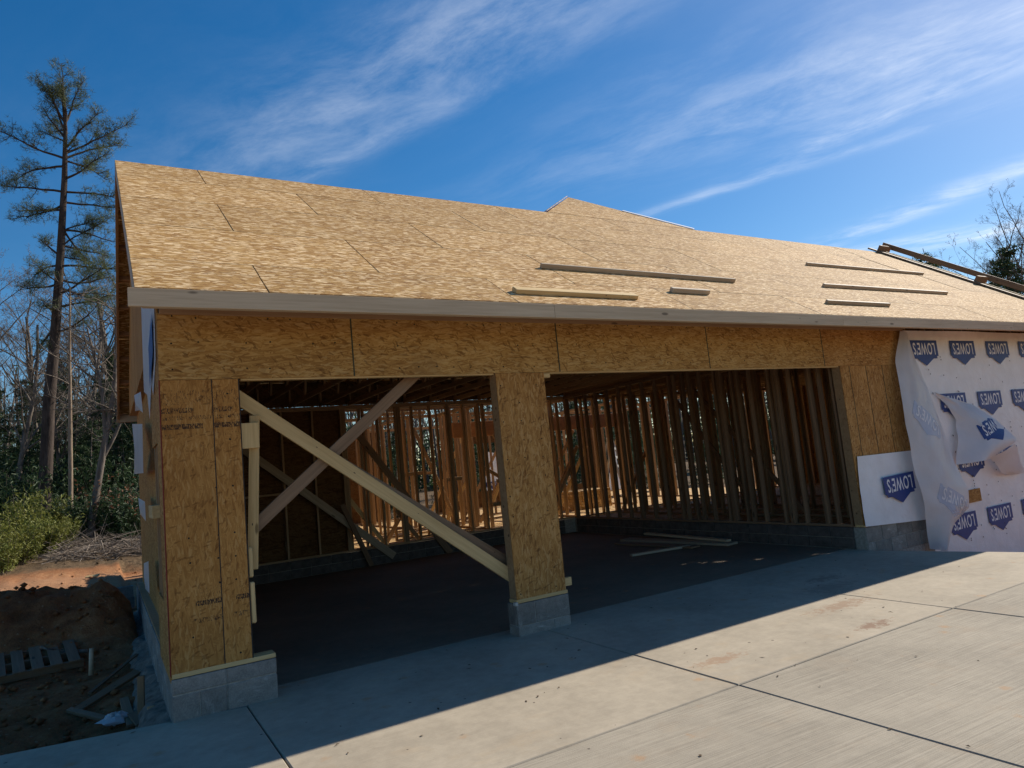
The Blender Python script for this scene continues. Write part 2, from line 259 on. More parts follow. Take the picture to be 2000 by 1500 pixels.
M['needle'] = leaf_mat('pine_needles', (0.06, 0.085, 0.03), (0.15, 0.175, 0.075)); M['evergreen'] = leaf_mat('evergreen_leaves', (0.02, 0.042, 0.018), (0.06, 0.10, 0.035)); M['shrub'] = leaf_mat('shrub_leaves', (0.10, 0.13, 0.02), (0.27, 0.26, 0.06)); M['dryleaf'] = leaf_mat('dry_leaves', (0.12, 0.05, 0.03), (0.25, 0.12, 0.06))
M['litter'] = plain('leaf_bits', (0.07, 0.045, 0.025), 0.9, 0.6, 3)
M['stick'] = bark_mat('dead_sticks', (0.13, 0.10, 0.08), (0.33, 0.28, 0.23))

# ------------------------------------------------------------------ geometry helpers
WM = {}                                         # world matrix of every object made here
def place(o, Mx, parent=None):
    WM[o.name] = Mx
    if parent is not None: o.parent = parent; o.matrix_basis = WM[parent.name].inverted() @ Mx
    else: o.matrix_basis = Mx
def link(name, me, mats, Mx=None, parent=None, label=None, cat=None, group=None, kind=None):
    o = bpy.data.objects.new(name, me); col.objects.link(o)
    if me is not None and mats is not None and not len(me.materials):
        for k in (mats if isinstance(mats, (list, tuple)) else [mats]): me.materials.append(M[k])
    place(o, Mx or Matrix(), parent)
    if label: o['label'] = label
    if cat: o['category'] = cat
    if group: o['group'] = group
    if kind: o['kind'] = kind
    return o
def empty(name, loc, label, cat, group=None, rz=0.0):
    return link(name, None, None, Matrix.Translation(loc) @ Matrix.Rotation(rz, 4, 'Z'), None, label, cat, group)
def mesh(name, v, f, smooth=False):
    me = bpy.data.meshes.new(name); me.from_pydata([tuple(x) for x in v], [], f); me.update()
    if smooth: me.polygons.foreach_set('use_smooth', [True] * len(me.polygons))
    return me
def np_mesh(name, V, F, smooth=False):          # F: (n,3) or (n,4)
    V = np.asarray(V, np.float32); F = np.asarray(F, np.int32); n, k = F.shape; me = bpy.data.meshes.new(name)
    me.vertices.add(len(V)); me.vertices.foreach_set('co', V.ravel()); me.loops.add(n * k); me.loops.foreach_set('vertex_index', F.ravel())
    me.polygons.add(n); me.polygons.foreach_set('loop_start', np.arange(0, n * k, k, dtype=np.int32))
    if smooth: me.polygons.foreach_set('use_smooth', np.ones(n, bool))
    me.update(calc_edges=True); me.validate(); return me
CACHE = {}
def cbox(L, W, T, ch=0.003):                    # a box centred on its origin with chamfered edges
    key = (round(L, 3), round(W, 3), round(T, 4), ch)
    return key
def box_mesh(L, W, T, ch, mat):
    key = (round(L, 3), round(W, 3), round(T, 4), ch, mat)
    if key in CACHE: return CACHE[key]
    h = (L / 2, W / 2, T / 2); ch = min(ch, T * 0.3, W * 0.3); V = []; idx = {}
    for sx in (-1, 1):
        for sy in (-1, 1):
            for sz in (-1, 1):
                for ax in range(3):
                    p = [sx * h[0], sy * h[1], sz * h[2]]
                    for k in range(3):
                        if k != ax: p[k] -= (sx, sy, sz)[k] * ch
                    idx[(sx, sy, sz, ax)] = len(V); V.append(p)
    F = []
    def q(*a): F.append([idx[x] for x in a])
    for ax in range(3):
        b, c = [(1, 2), (2, 0), (0, 1)][ax]
        for s in (-1, 1):
            cs = [(-1, -1), (1, -1), (1, 1), (-1, 1)]
            if s < 0: cs = cs[::-1]
            loop = []
            for (u, v) in cs:
                k = [0, 0, 0]; k[ax] = s; k[b] = u; k[c] = v; loop.append((*k, ax))
            q(*loop)
        # edges parallel to ax
        for u in (-1, 1):
            for v in (-1, 1):
                k0 = [0, 0, 0]; k1 = [0, 0, 0]; k0[ax] = -1; k1[ax] = 1
                for k in (k0, k1): k[b] = u; k[c] = v
                l = [(*k0, b), (*k1, b), (*k1, c), (*k0, c)]
                if u * v < 0: l = l[::-1]
                q(*l)
    for sx in (-1, 1):
        for sy in (-1, 1):
            for sz in (-1, 1):
                l = [(sx, sy, sz, 0), (sx, sy, sz, 1), (sx, sy, sz, 2)]
                if sx * sy * sz < 0: l = l[::-1]
                q(*l)
    me = mesh('board', V, F); me.materials.append(M[mat]); CACHE[key] = me; return me
def frame(o, x, n):                             # matrix with local x along x, local z near n
    x = Vector(x).normalized(); n = Vector(n); z = (n - x * n.dot(x)).normalized(); y = z.cross(x)
    return Matrix(((x.x, y.x, z.x, o[0]), (x.y, y.y, z.y, o[1]), (x.z, y.z, z.z, o[2]), (0, 0, 0, 1)))
def board(name, p0, p1, W, T, mat, parent, n=(0, -1, 0), ch=0.003, **kw):   # from p0 to p1, W wide, T thick along n
    p0 = Vector(p0); p1 = Vector(p1); return link(name, box_mesh((p1 - p0).length, W, T, ch, mat), None, frame((p0 + p1) / 2, p1 - p0, n), parent, **kw)
def bx(name, lo, hi, mat, parent, n=None, **kw):  # axis aligned board, length along its longest side
    lo = Vector(lo); hi = Vector(hi); s = hi - lo; c = (lo + hi) / 2; o = sorted(range(3), key=lambda i: -s[i]); ax = Vector([1.0 if i == o[0] else 0 for i in range(3)]); nz = Vector([1.0 if i == o[2] else 0 for i in range(3)])
    return link(name, box_mesh(s[o[0]], s[o[1]], s[o[2]], kw.pop('ch', 0.003), mat), None, frame(c, ax, nz), parent, **kw)
def prism(pts, t):                              # polygon in local xy, z from -t to 0
    n = len(pts); V = [(x, y, 0) for x, y in pts] + [(x, y, -t) for x, y in pts]; F = [list(range(n)), list(range(2 * n - 1, n - 1, -1))] + [[i, i + n, (i + 1) % n + n, (i + 1) % n] for i in range(n)]
    return V, F
def multibox(boxes):                            # several boxes (lo, hi) in one mesh
    V = []; F = []
    for lo, hi in boxes:
        k = len(V); V += [(x, y, z) for x in (lo[0], hi[0]) for y in (lo[1], hi[1]) for z in (lo[2], hi[2])]
        F += [[k + i for i in f] for f in ((0, 1, 3, 2), (4, 6, 7, 5), (0, 4, 5, 1), (2, 3, 7, 6), (0, 2, 6, 4), (1, 5, 7, 3))]
    return V, F

# ------------------------------------------------------------------ ground
def sstep(a, b, x):
    t = min(1, max(0, (x - a) / (b - a))); return t * t * (3 - 2 * t)
def height(x, y):
    h = -0.22 + 0.95 * sstep(9, 25, y) * sstep(6, -4, x) + 0.3 * sstep(20, 30, y)
    if x < 0.2: h += 0.95 * sstep(9, 25, y) * 0.0
    nz = mnoise.fractal(Vector((x * 0.9, y * 0.9, 3.1)), 0.9, 2.1, 6)
    near = sstep(0.3, -0.3, x) if x < 1 else 0.0
    # spoil heap beside the garage
    r = math.exp(-((y - 6.15) / 1.0) ** 2) * sstep(0.4, -0.6, x) * (0.90 - 0.10 * math.cos((x + 1.1) * 1.6)) * sstep(-9, -5, x)
    h += r + near * (0.05 * nz + 0.05 * mnoise.fractal(Vector((x * 4.1, y * 4.1, 9.0)), 0.7, 2.2, 4)) * (1 + 1.4 * min(1, r * 2))
    h -= 0.16 * math.exp(-((x + 0.75) / 0.7) ** 2 - ((y - 1.2) / 1.1) ** 2)
    h -= 0.75 * sstep(9.9, 11.5, x) * sstep(9, 5, y) * sstep(60, 25, x)
    if y > 9: h += 0.04 * nz * sstep(9, 12, y)
    if -2.8 < x < 9.9 and y < 0.3: h = min(h, -0.16)
    if x > -0.1 and x < 17.9 and -0.2 < y < 17: h = min(h, -0.22)
    return h
def axis(*segs):
    a = []
    for lo, hi, st in segs: a += list(np.arange(lo, hi, st))
    return np.array(a + [segs[-1][1]])
gx = axis((-160, -40, 12), (-40, -8, 2), (-8, -4, 0.4), (-4, 0.4, 0.09), (0.4, 9, 0.9), (9, 13, 0.4), (13, 40, 2.5), (40, 200, 16)); gy = axis((-60, -12, 8), (-12, -1, 1.0), (-1, 9.6, 0.1), (9.6, 30, 0.5), (30, 60, 3), (60, 220, 16))
V = [(x, y, height(x, y)) for y in gy for x in gx]; nx = len(gx)
F = np.array([[j * nx + i, j * nx + i + 1, (j + 1) * nx + i + 1, (j + 1) * nx + i] for j in range(len(gy) - 1) for i in range(nx - 1)])
link('ground', np_mesh('ground', V, F, True), 'clay', kind='structure')
GROUND = bpy.data.objects['ground']
cv = []; cf = []; rc = random.Random(31); ico = [(0, 0, 1), (0.9, 0, 0.3), (0.3, 0.85, 0.3), (-0.75, 0.5, 0.3), (-0.7, -0.55, 0.3), (0.3, -0.85, 0.3), (0, 0, -0.6)]
for k in range(1500):                           # clods and stones on the dug clay
    if k < 1100: x = -0.25 - abs(rc.gauss(0, 1.6)); y = rc.uniform(0.3, 9.5)
    else: x = rc.uniform(-7, 1.5); y = rc.uniform(9.5, 20)
    if -0.3 < x < 18 and y < 8: continue
    sz = 0.012 + 0.055 * rc.random() ** 3; b = len(cv); z = height(x, y); rot = rc.uniform(0, 6.28)
    for (a, c_, d) in ico: q = rc.uniform(0.7, 1.3) * sz; cv.append((x + (a * math.cos(rot) - c_ * math.sin(rot)) * q, y + (a * math.sin(rot) + c_ * math.cos(rot)) * q, z + d * q * 0.8 + sz * 0.2))
    cf += [(b, b + 1 + i, b + 1 + (i + 1) % 5) for i in range(5)] + [(b + 6, b + 1 + (i + 1) % 5, b + 1 + i) for i in range(5)]
link('clay_clods', np_mesh('clay_clods', cv, np.array(cf)), 'clay', parent=GROUND, kind='stuff')
# driveway: filler bed with separate slabs
EDGE = lambda y: 9.38 - 0.31 * y
Vd, Fd = prism([(-2.55, -14.9), (14.0, -14.9), (9.38, -0.02), (9.36, 0.34), (0.5, 0.34), (0.5, -0.06), (-2.55, 0.52)], 0.1)
drive = link('driveway', mesh('driveway', [(x, y, z - 0.022) for x, y, z in Vd], Fd), 'joint', kind='structure')
XJ = [-2.6, 0.566, 3.628, 6.636]; g = 0.006
def slab(pts, mat):
    cx = sum(p[0] for p in pts) / len(pts); cy = sum(p[1] for p in pts) / len(pts); n = len(pts); b = 0.008; P = [Vector((x - cx, y - cy)) for x, y in pts]; inn = []
    for i in range(n):                          # tooled edge
        a, c_, d = P[i - 1], P[i], P[(i + 1) % n]; e1 = (c_ - a).normalized(); e2 = (d - c_).normalized(); n1 = Vector((-e1.y, e1.x)); n2 = Vector((-e2.y, e2.x)); bi = n1 + n2; inn.append(c_ + bi * (b / max(0.3, bi.dot(n1))))
    V = [(p.x, p.y, 0) for p in inn] + [(p.x, p.y, -0.007) for p in P] + [(p.x, p.y, -0.12) for p in P]
    F = [list(range(n))] + [[i + k * n, i + (k + 1) * n, (i + 1) % n + (k + 1) * n, (i + 1) % n + k * n] for k in (0, 1) for i in range(n)]
    return link('concrete_slab', mesh('slab', V, F), mat, Matrix.Translation((cx, cy, random.uniform(-0.0015, 0.0015))), drive)
YJ = -2.63
slab([(-2.6, YJ + g), (0.566 - g, YJ + g), (0.566 - g, -0.05), (-2.6, 0.55)], 'apron')
for a, b in ((0.566, 3.628), (3.628, 6.636)): slab([(a + g, YJ + g), (b - g, YJ + g), (b - g, 0.36), (a + g, 0.36)], 'apron')
slab([(6.636 + g, YJ + g), (EDGE(YJ), YJ + g), (9.38, -0.02), (9.36, 0.36), (6.636 + g, 0.36)], 'apron')
for y0, y1 in ((-6.6, YJ), (-11, -6.6), (-15, -11)):
    for a, b in ((-2.6, 0.566), (0.566, 3.628), (3.628, 6.636)): slab([(a + g, y0 + g), (b - g, y0 + g), (b - g, y1 - g), (a + g, y1 - g)], 'drive')
    slab([(6.636 + g, y0 + g), (EDGE(y0), y0 + g), (EDGE(y1), y1 - g), (6.636 + g, y1 - g)], 'drive')
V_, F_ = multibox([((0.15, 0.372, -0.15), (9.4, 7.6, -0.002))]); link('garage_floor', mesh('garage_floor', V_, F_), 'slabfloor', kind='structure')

# ------------------------------------------------------------------ the house under construction
H = empty('unfinished_house', (0, 0, 0), 'unfinished timber house with bare board roof and open double garage', 'house')
YE, ZE, P = -0.7086, 3.4138, 0.59; CP, SP_ = math.cos(P), math.sin(P); LEN = 5.401; YR = YE + LEN * CP; ZR = ZE + LEN * SP_
XL, XR = -0.19, 17.75; YB = 2 * YR - YE; TH = 0.012
up_f = Vector((0, CP, SP_)); nf = Vector((0, -SP_, CP)); up_b = Vector((0, -CP, SP_)); nb = Vector((0, SP_, CP))
def rp(x, s, back=False, d=0.0):                # a point on the roof: s metres up the slope, d along the normal
    return (Vector((x, YB, ZE)) + up_b * s + nb * d) if back else (Vector((x, YE, ZE)) + up_f * s + nf * d)
# roof: the part's own mesh is the ridge beam and the two sub-fascias
V_, F_ = multibox([((0.0, YR - 0.02, ZR - 0.26), (17.6, YR + 0.02, ZR - 0.06)), ((-0.14, YE + 0.024, ZE - 0.15), (17.7, YE + 0.06, ZE - 0.045)), ((-0.14, YB - 0.06, ZE - 0.15), (17.7, YB - 0.022, ZE - 0.03))])
roof = link('roof', mesh('roof', V_, F_), 'grey_board', parent=H)
rows = [(0.0, 0.77, 0.80), (0.77, 1.985, 2.02), (1.985, 3.205, 0.82), (3.205, 4.42, 2.02), (4.42, 5.39, 0.84)]
HOLES = {2: 15.2, 3: 15.0}
for bk in (False, True):
    for k, (s0, s1, x0) in enumerate(rows):
        xs = [XL] + [x0 + 2.44 * i for i in range(8) if XL + 0.2 < x0 + 2.44 * i < XR - 0.2] + [XR]
        if k == 3 and not bk: xs = sorted(xs + [15.27])  # extra seam, added so its wide gap throws sun patches on the floor
        for a, b in zip(xs, xs[1:]):
            c = rp((a + b) / 2, (s0 + s1) / 2, bk, -TH / 2 + random.uniform(-0.0012, 0.0012))
            gp_ = 0.07 if (not bk and k == 3 and abs(b - 15.27) < 0.1) else 0.05 if (not bk and k in (2, 4) and abs(b - 15.46) < 0.1) else 0.008  # gaps widened to let sun patches reach the garage floor
            c.x -= (gp_ - 0.008) / 2; link('roof_sheet', box_mesh(b - a - gp_, s1 - s0 - 0.006, TH, 0.0015, 'roof'), None, frame(c, (1, 0, 0) if not bk else (-1, 0, 0), nb if bk else nf), roof)
# hip of the rear wing, its front slope in the same plane as the garage roof
A = rp(8.84, 7.66); Lb = rp(6.9, 5.41); Rb = rp(10.75, 5.41)
def tri_sheet(name, pts, n, t=TH, mat='roof', parent=roof, **kw):
    o = sum((Vector(p) for p in pts), Vector()) / len(pts); Mx = frame(o, pts[1] - pts[0], n); inv = Mx.inverted(); q = [inv @ Vector(p) for p in pts]
    V, F = prism([(p.x, p.y) for p in q], t); return link(name, mesh(name, V, F), mat, Mx, parent, **kw)
midl = Lb.lerp(A, 0.54); midr = Rb.lerp(A, 0.54)
tri_sheet('roof_sheet', [Lb + up_f * 0.003, Rb + up_f * 0.003, midr, midl], nf); tri_sheet('roof_sheet', [midl + up_f * 0.004, midr + up_f * 0.004, A], nf)
nl = Vector((-SP_, 0, CP)); nr = Vector((SP_, 0, CP)); Ab = A + Vector((0, 8, 0)); dn = Vector((-CP, 0, -SP_)); dr = Vector((CP, 0, -SP_))
tri_sheet('roof_sheet', [A, Lb, Lb + Vector((0, 9.9, 0)), Ab], nl); tri_sheet('roof_sheet', [A, Ab, Ab + dr * 1.3, A + dr * 1.3 + Vector((0, -1.08, 0))], nr)
board('ridge_strip', midr + (A - midr) * 0.05 + nf * 0.012, Rb + nf * 0.012 + up_f * 0.05, 0.12, 0.006, 'print_white', roof, n=nf, ch=0.001)
for i in range(13):                             # bare rafters of the rear wing
    y = 5.9 + 0.61 * i
    if y > 7.9: board('rafter', Vector((A.x, y, A.z - 0.12)) + dr * 1.3, Vector((A.x, y, A.z - 0.12)) + dr * 6.6, 0.14, 0.038, 'stud', roof, n=(0, 1, 0)); board('rafter', Vector((Lb.x, y, Lb.z - 0.12)), Vector((A.x, y, A.z - 0.12)) + dn * 6.2, 0.14, 0.038, 'stud', roof, n=(0, 1, 0))
# fascia, barge rafters, lookouts
for a, b in ((-0.235, 3.66), (3.66, 8.55), (8.55, 13.42), (13.42, 17.8)):
    bx('fascia_board', (a + 0.0015, YE - 0.012, ZE - 0.152), (b - 0.0015, YE + 0.022, ZE - 0.008), 'fascia', roof, ch=0.002, label=None)
bx('fascia_board', (-0.2, YB - 0.02, ZE - 0.155), (17.8, YB + 0.018, ZE - 0.012), 'brown_board', roof)
for bk in (False, True):
    up = up_b if bk else up_f; nn = nb if bk else nf; m_ = 'brown_board' if bk else 'grey_board'
    for x in (XL + 0.022, XR - 0.022):
        board('barge_rafter', rp(x, 0.03, bk, -TH - 0.072), rp(x, LEN - 0.05, bk, -TH - 0.072), 0.138, 0.038, m_, roof, n=(-1, 0, 0))
    for k in range(9):
        s = 0.35 + 0.6 * k; board('lookout', rp(XL + 0.045, s, bk, -TH - 0.047), rp(0.45, s, bk, -TH - 0.047), 0.088, 0.038, 'brown_board', roof, n=up)
# ladder frame lying along the far rake
for dx, d in ((0.1, 0.17), (-0.42, 0.03)):
    board('rake_board', rp(XR + dx, 0.6, d=d), rp(XR + dx, LEN + 0.2, d=d), 0.13, 0.04, 'grey_stud', roof, n=(1, 0, 0) if dx > 0 else nf)
for s in (0.9, 2.75, 5.35): board('rake_block', rp(XR - 0.40, s, d=0.10), rp(XR + 0.08, s, d=0.10), 0.17, 0.06, 'grey_stud', roof, n=up_f)
for s0, s1, dx in ((3.0, 5.2, -0.28), (3.1, 5.1, -0.18), (1.0, 2.6, -0.25)): board('rake_strip', rp(XR + dx, s0, d=0.05), rp(XR + dx + 0.02, s1, d=0.05), 0.07, 0.03, 'pale', roof, n=nf)
# trusses
def truss(x, first=[None]):
    if first[0] is None:
        z0 = 3.322; pr = link('truss', box_mesh(7.58, 0.089, 0.038, 0.003, 'stud'), None, frame((x, 3.80, z0 + 0.045), (0, 1, 0), (1, 0, 0)), H); ch = []
        ch.append(board('top_chord', rp(x, 0.03, d=-TH - 0.047), rp(x, LEN - 0.06, d=-TH - 0.047), 0.089, 0.038, 'stud', pr, n=(1, 0, 0)))
        ch.append(board('top_chord', rp(x, 0.03, True, -TH - 0.047), rp(x, LEN - 0.06, True, -TH - 0.047), 0.089, 0.038, 'stud', pr, n=(1, 0, 0)))
        def roofz(y): return ZE + (min(y, 2 * YR - y) - YE) * math.tan(P) - 0.12
        pts = [(0.06, 0), (0.06, 1), (1.3, 0), (1.9, 1), (2.6, 0), (YR, 1), (5.0, 0), (5.7, 1), (6.3, 0), (7.52, 1), (7.52, 0)]
        for (ya, ka), (yb, kb) in zip(pts, pts[1:]):
            ch.append(board('web', (x, ya, roofz(ya) if ka else z0 + 0.09), (x, yb, roofz(yb) if kb else z0 + 0.09), 0.089, 0.036, 'stud', pr, n=(1, 0, 0)))
        first[0] = (pr, ch, x)
    else:
        p0, ch, x0 = first[0]; T = Matrix.Translation((x - x0, 0, 0)); pr = p0.copy(); col.objects.link(pr); place(pr, T @ WM[p0.name], H)
        for c in ch: d = c.copy(); col.objects.link(d); place(d, T @ WM[c.name], pr)
for i in range(29): truss(0.36 + 0.61 * i)

# ---- front wall
def sheet(x0, x1, z0, z1, mat, parent, y=0.0, t=0.011, name='wall_sheet'):
    if z1 - z0 > 1: return link(name, box_mesh(z1 - z0, x1 - x0 - 0.004, t, 0.0015, mat), None, frame(((x0 + x1) / 2, y + t / 2 + random.uniform(-0.001, 0.001), (z0 + z1) / 2), (0, 0, 1), (0, -1, 0)), parent)
    return link(name, box_mesh(x1 - x0 - 0.004, z1 - z0, t, 0.0015, mat), None, frame(((x0 + x1) / 2, y + t / 2 + random.uniform(-0.001, 0.001), (z0 + z1) / 2), (1, 0, 0), (0, -1, 0)), parent)
V_, F_ = multibox([((0.02, 0.013, 2.806), (9.7, 0.10, 3.17)), ((0.02, 0.013, 3.18), (17.5, 0.11, 3.32))])
front = link('header_beam', mesh('header_beam', V_, F_), 'stud', parent=H)
hx = [0.0, 1.71, 4.15, 6.59, 9.03, 11.3]
for a, b in zip(hx, hx[1:]): sheet(a, b, 2.80, 3.385, 'osb_yellow' if a < 8 else 'osb_brown', front)
for k in range(6): link('eave_light_stop', box_mesh(2.92, 0.49, 0.02, 0.002, 'osb_dark'), None, frame((1.48 + 2.93 * k, 0.1, 3.57), (1, 0, 0), (0, -1, 0)), front); link('eave_light_stop', box_mesh(2.92, 0.49, 0.02, 0.002, 'osb_dark'), None, frame((1.48 + 2.93 * k, 7.6, 3.585), (1, 0, 0), (0, -1, 0)), front)  # sheets added at both eaves to keep light out of the garage
bx('ledger_strip', (0.02, -0.034, 3.372), (11.2, -0.002, 3.418), 'brown_board', front)
for x in hx[1:-1]: bx('seam_seal', (x - 0.007, -0.0035, 2.802), (x + 0.006, 0.004, 3.383), 'seal', front, ch=0.0005)
bx('jamb_trim', (0.66, 0.02, 2.785), (3.28, 0.09, 2.802), 'pale', front); bx('jamb_trim', (3.93, 0.02, 2.785), (9.38, 0.09, 2.802), 'pale', front)
def pier(x0, x1, seams, xb0, xb1, mats, blocks):
    fr = [((x0 + 0.002, 0.014, 0.372), (x0 + 0.04, 0.148, 2.798)), ((x1 - 0.04, 0.014, 0.372), (x1 - 0.002, 0.148, 2.798)), (((x0 + x1) / 2 - 0.02, 0.014, 0.372), ((x0 + x1) / 2 + 0.02, 0.148, 2.798)), ((x0 + 0.045, 0.1, 0.372), (x1 - 0.045, 0.14, 2.79))]
    V, F = multibox(fr); p = link('pier', mesh('pier', V, F), 'stud', parent=H)
    xs = [x0] + seams + [x1]
    for i, (a, b) in enumerate(zip(xs, xs[1:])): sheet(a, b, 0.36, 2.797, mats[i % len(mats)], p)
    bx('sill_plate', (xb0 + 0.01, -0.004, 0.333), (xb1 - 0.004, 0.15, 0.370), 'pale', p)
    for (a, b, z0, z1) in blocks: bx('concrete_block', (a + 0.004, -0.012 + random.uniform(-0.003, 0.003), z0 + 0.004), (b - 0.004, 0.19, z1 - 0.004), 'block', p, ch=0.006)
    V, F = multibox([((xb0 + 0.01, -0.004, -0.3), (xb1 - 0.01, 0.18, 0.325))]); link('mortar', mesh('mortar', V, F), 'mortar', parent=p)
    return p
p1 = pier(0.004, 0.64, [0.414], 0.0, 0.83, ['osb_pier', 'osb_pier'], [(0.0, 0.21, -0.02, 0.20), (0.21, 0.42, -0.02, 0.20), (0.42, 0.83, -0.02, 0.20), (0.0, 0.42, 0.205, 0.332), (0.42, 0.83, 0.205, 0.332), (0.0, 0.42, -0.24, -0.02)])
bx('edge_seal', (-0.003, -0.0025, 0.36), (0.004, 0.012, 2.797), 'edge_red', p1, ch=0.001)
for x in (0.414,): bx('seam_caulk', (x - 0.004, -0.0018, 0.362), (x + 0.004, 0.003, 2.795), 'joint', p1, ch=0.0005)
bx('seam_caulk', (0.634, -0.002, 0.362), (0.643, 0.012, 2.795), 'joint', p1, ch=0.0005)
for z0, z1 in ((0.75, 1.12), (1.14, 1.42)): bx('foam_scrap', (0.642, 0.01, z0 - 0.1), (0.668 + random.random() * 0.02, 0.06, z1 - 0.12), 'pale', p1, ch=0.01)
p2 = pier(3.29, 3.925, [], 3.27, 3.945, ['osb_brown'], [(3.27, 3.50, 0.10, 0.332), (3.50, 3.945, 0.10, 0.332), (3.27, 3.72, -0.1, 0.10), (3.72, 3.945, -0.1, 0.10)])
bx('stub_block', (3.93, 0.03, 0.40), (4.03, 0.08, 0.49), 'pale', p2); bx('corner_bracket', (3.255, -0.02, 0.315), (3.29, 0.03, 0.35), 'metal', p2)
bx('stub_block', (3.925, 0.02, 2.74), (4.02, 0.09, 2.797), 'pale', p2)
p3 = pier(9.39, 11.3, [9.62, 10.05, 10.49], 9.39, 11.3, ['osb_brown'], [(9.40, 9.8, 0.10, 0.332), (9.8, 10.2, 0.10, 0.332), (10.2, 10.6, 0.10, 0.332), (10.6, 11.02, 0.10, 0.332), (9.40, 9.6, -0.12, 0.10), (9.6, 10.0, -0.12, 0.10), (10.0, 10.4, -0.12, 0.10), (10.4, 10.8, -0.12, 0.10), (10.8, 11.02, -0.12, 0.1)])
for x in (9.62, 10.05, 10.49): bx('seam_seal', (x - 0.004, -0.0035, 0.362), (x + 0.004, 0.004, 2.795), 'seal', p3, ch=0.0005)
# wall of the right wing behind the wrap
V_, F_ = multibox([((11.31, 0.014, -0.9), (17.6, 0.15, 3.17))]); wing = link('wing_wall', mesh('wing_wall', V_, F_), 'osb_brown', parent=H)

# ---- house wrap with the printed logos
def text_mesh():
    cu = bpy.data.curves.new('lettering', 'FONT'); cu.body = "LOWE'S"; cu.size = 1.0; cu.offset = 0.016; cu.align_x = 'CENTER'; cu.align_y = 'CENTER'; cu.resolution_u = 3; cu.space_character = 1.1
    o = bpy.data.objects.new('lettering', cu); col.objects.link(o); bpy.context.view_layer.update(); dg = bpy.context.evaluated_depsgraph_get()
    me = bpy.data.meshes.new_from_object(o.evaluated_get(dg)); bpy.data.objects.remove(o); return me
tm = text_mesh(); TV = np.array([v.co[:] for v in tm.vertices]); TF = [list(p.vertices) for p in tm.polygons]
tw = TV[:, 0].max() - TV[:, 0].min(); thh = TV[:, 1].max() - TV[:, 1].min(); TV[:, 0] -= (TV[:, 0].max() + TV[:, 0].min()) / 2; TV[:, 1] -= (TV[:, 1].max() + TV[:, 1].min()) / 2
OUT = [(-0.5, 0), (0.5, 0), (0.5, -0.46), (0.44, -0.46), (0.44, -0.53), (0.30, -0.53), (0.0, -0.74), (-0.30, -0.53), (-0.44, -0.53), (-0.44, -0.46), (-0.5, -0.46)]   # upside down as it hangs
def logo_mesh(name, mats, warp=None, wd=0.84, ht=0.60):
    pts = [(x * wd, y * ht, 0.0) for x, y in OUT]; n = len(pts); V = list(pts); F = [[10, 1 + 0, 2, 3][0:0] or list(range(n))[::-1]]
    k = len(V); V += [(-x / tw * wd * 0.80, -y / thh * ht * 0.36 - 0.25 * ht, 0.0015) for x, y, z in TV]; F += [[i + k for i in f] for f in TF]
    me = mesh(name, V, F)
    for mname in mats: me.materials.append(M[mname])
    for p in me.polygons: p.material_index = 0 if p.index == 0 else 1
    return me
LOGO = logo_mesh('printed_logo', ('blue', 'print_white'))
wrapV = []; wrapF = []; nxw, nzw = 60, 34
for j in range(nzw + 1):
    for i in range(nxw + 1):
        x = 11.16 + 6.5 * i / nxw; z = -1.05 + 4.43 * j / nzw
        y = -0.012 - 0.012 * max(0, mnoise.noise(Vector((x * 1.2, z * 1.6, 0)))) - (0.05 * math.exp(-((x - 13.0) / 0.9) ** 2) * sstep(3.15, 3.38, z))
        if i == 0: x += 0.03 * math.sin(z * 3)
        wrapV.append((x, y, z))
for j in range(nzw):
    for i in range(nxw): a = j * (nxw + 1) + i; wrapF.append((a, a + 1, a + nxw + 2, a + nxw + 1))
me = np_mesh('house_wrap', wrapV, np.array(wrapF), True); wrap = link('house_wrap', me, 'wrap', parent=H, label='white house wrap stapled over the wing wall, printed with blue logos')
def logo(x, z, y=-0.030, ang=0.0, parent=wrap):
    Mx = Matrix.Translation((x, y, z)) @ Matrix.Rotation(rad(90), 4, 'X') @ Matrix.Rotation(ang, 4, 'Z'); return link('printed_logo', LOGO, None, Mx, parent)
for k in range(5): logo(11.76 + 1.26 * k, 3.21)
for k in range(5): logo(12.42 + 1.26 * k, 2.27)
for k in range(5): logo(12.67 + 1.26 * k, 1.22)
for k in range(5): logo(12.10 + 1.24 * k, 0.22)
NAILV, NAILF = [], []
for k in range(150):                            # cap nails
    x = 11.4 + random.random() * 5.5; z = -0.3 + 3.5 * random.random(); x = round((x - 11.4) / 0.406) * 0.406 + 11.4 + random.uniform(-0.02, 0.02); b = len(NAILV)
    NAILV += [(x + 0.013 * math.cos(a * math.pi / 3), -0.034, z + 0.013 * math.sin(a * math.pi / 3)) for a in range(6)]; NAILF.append(list(range(b, b + 6))[::-1])
link('cap_nails', mesh('cap_nails', NAILV, NAILF), 'joint', parent=wrap, kind='stuff')
# bare spot where the wrap is torn away
bx('bare_sheathing', (12.28, -0.036, 0.36), (12.78, -0.032, 0.58), 'osb_brown', wrap, ch=0.001)
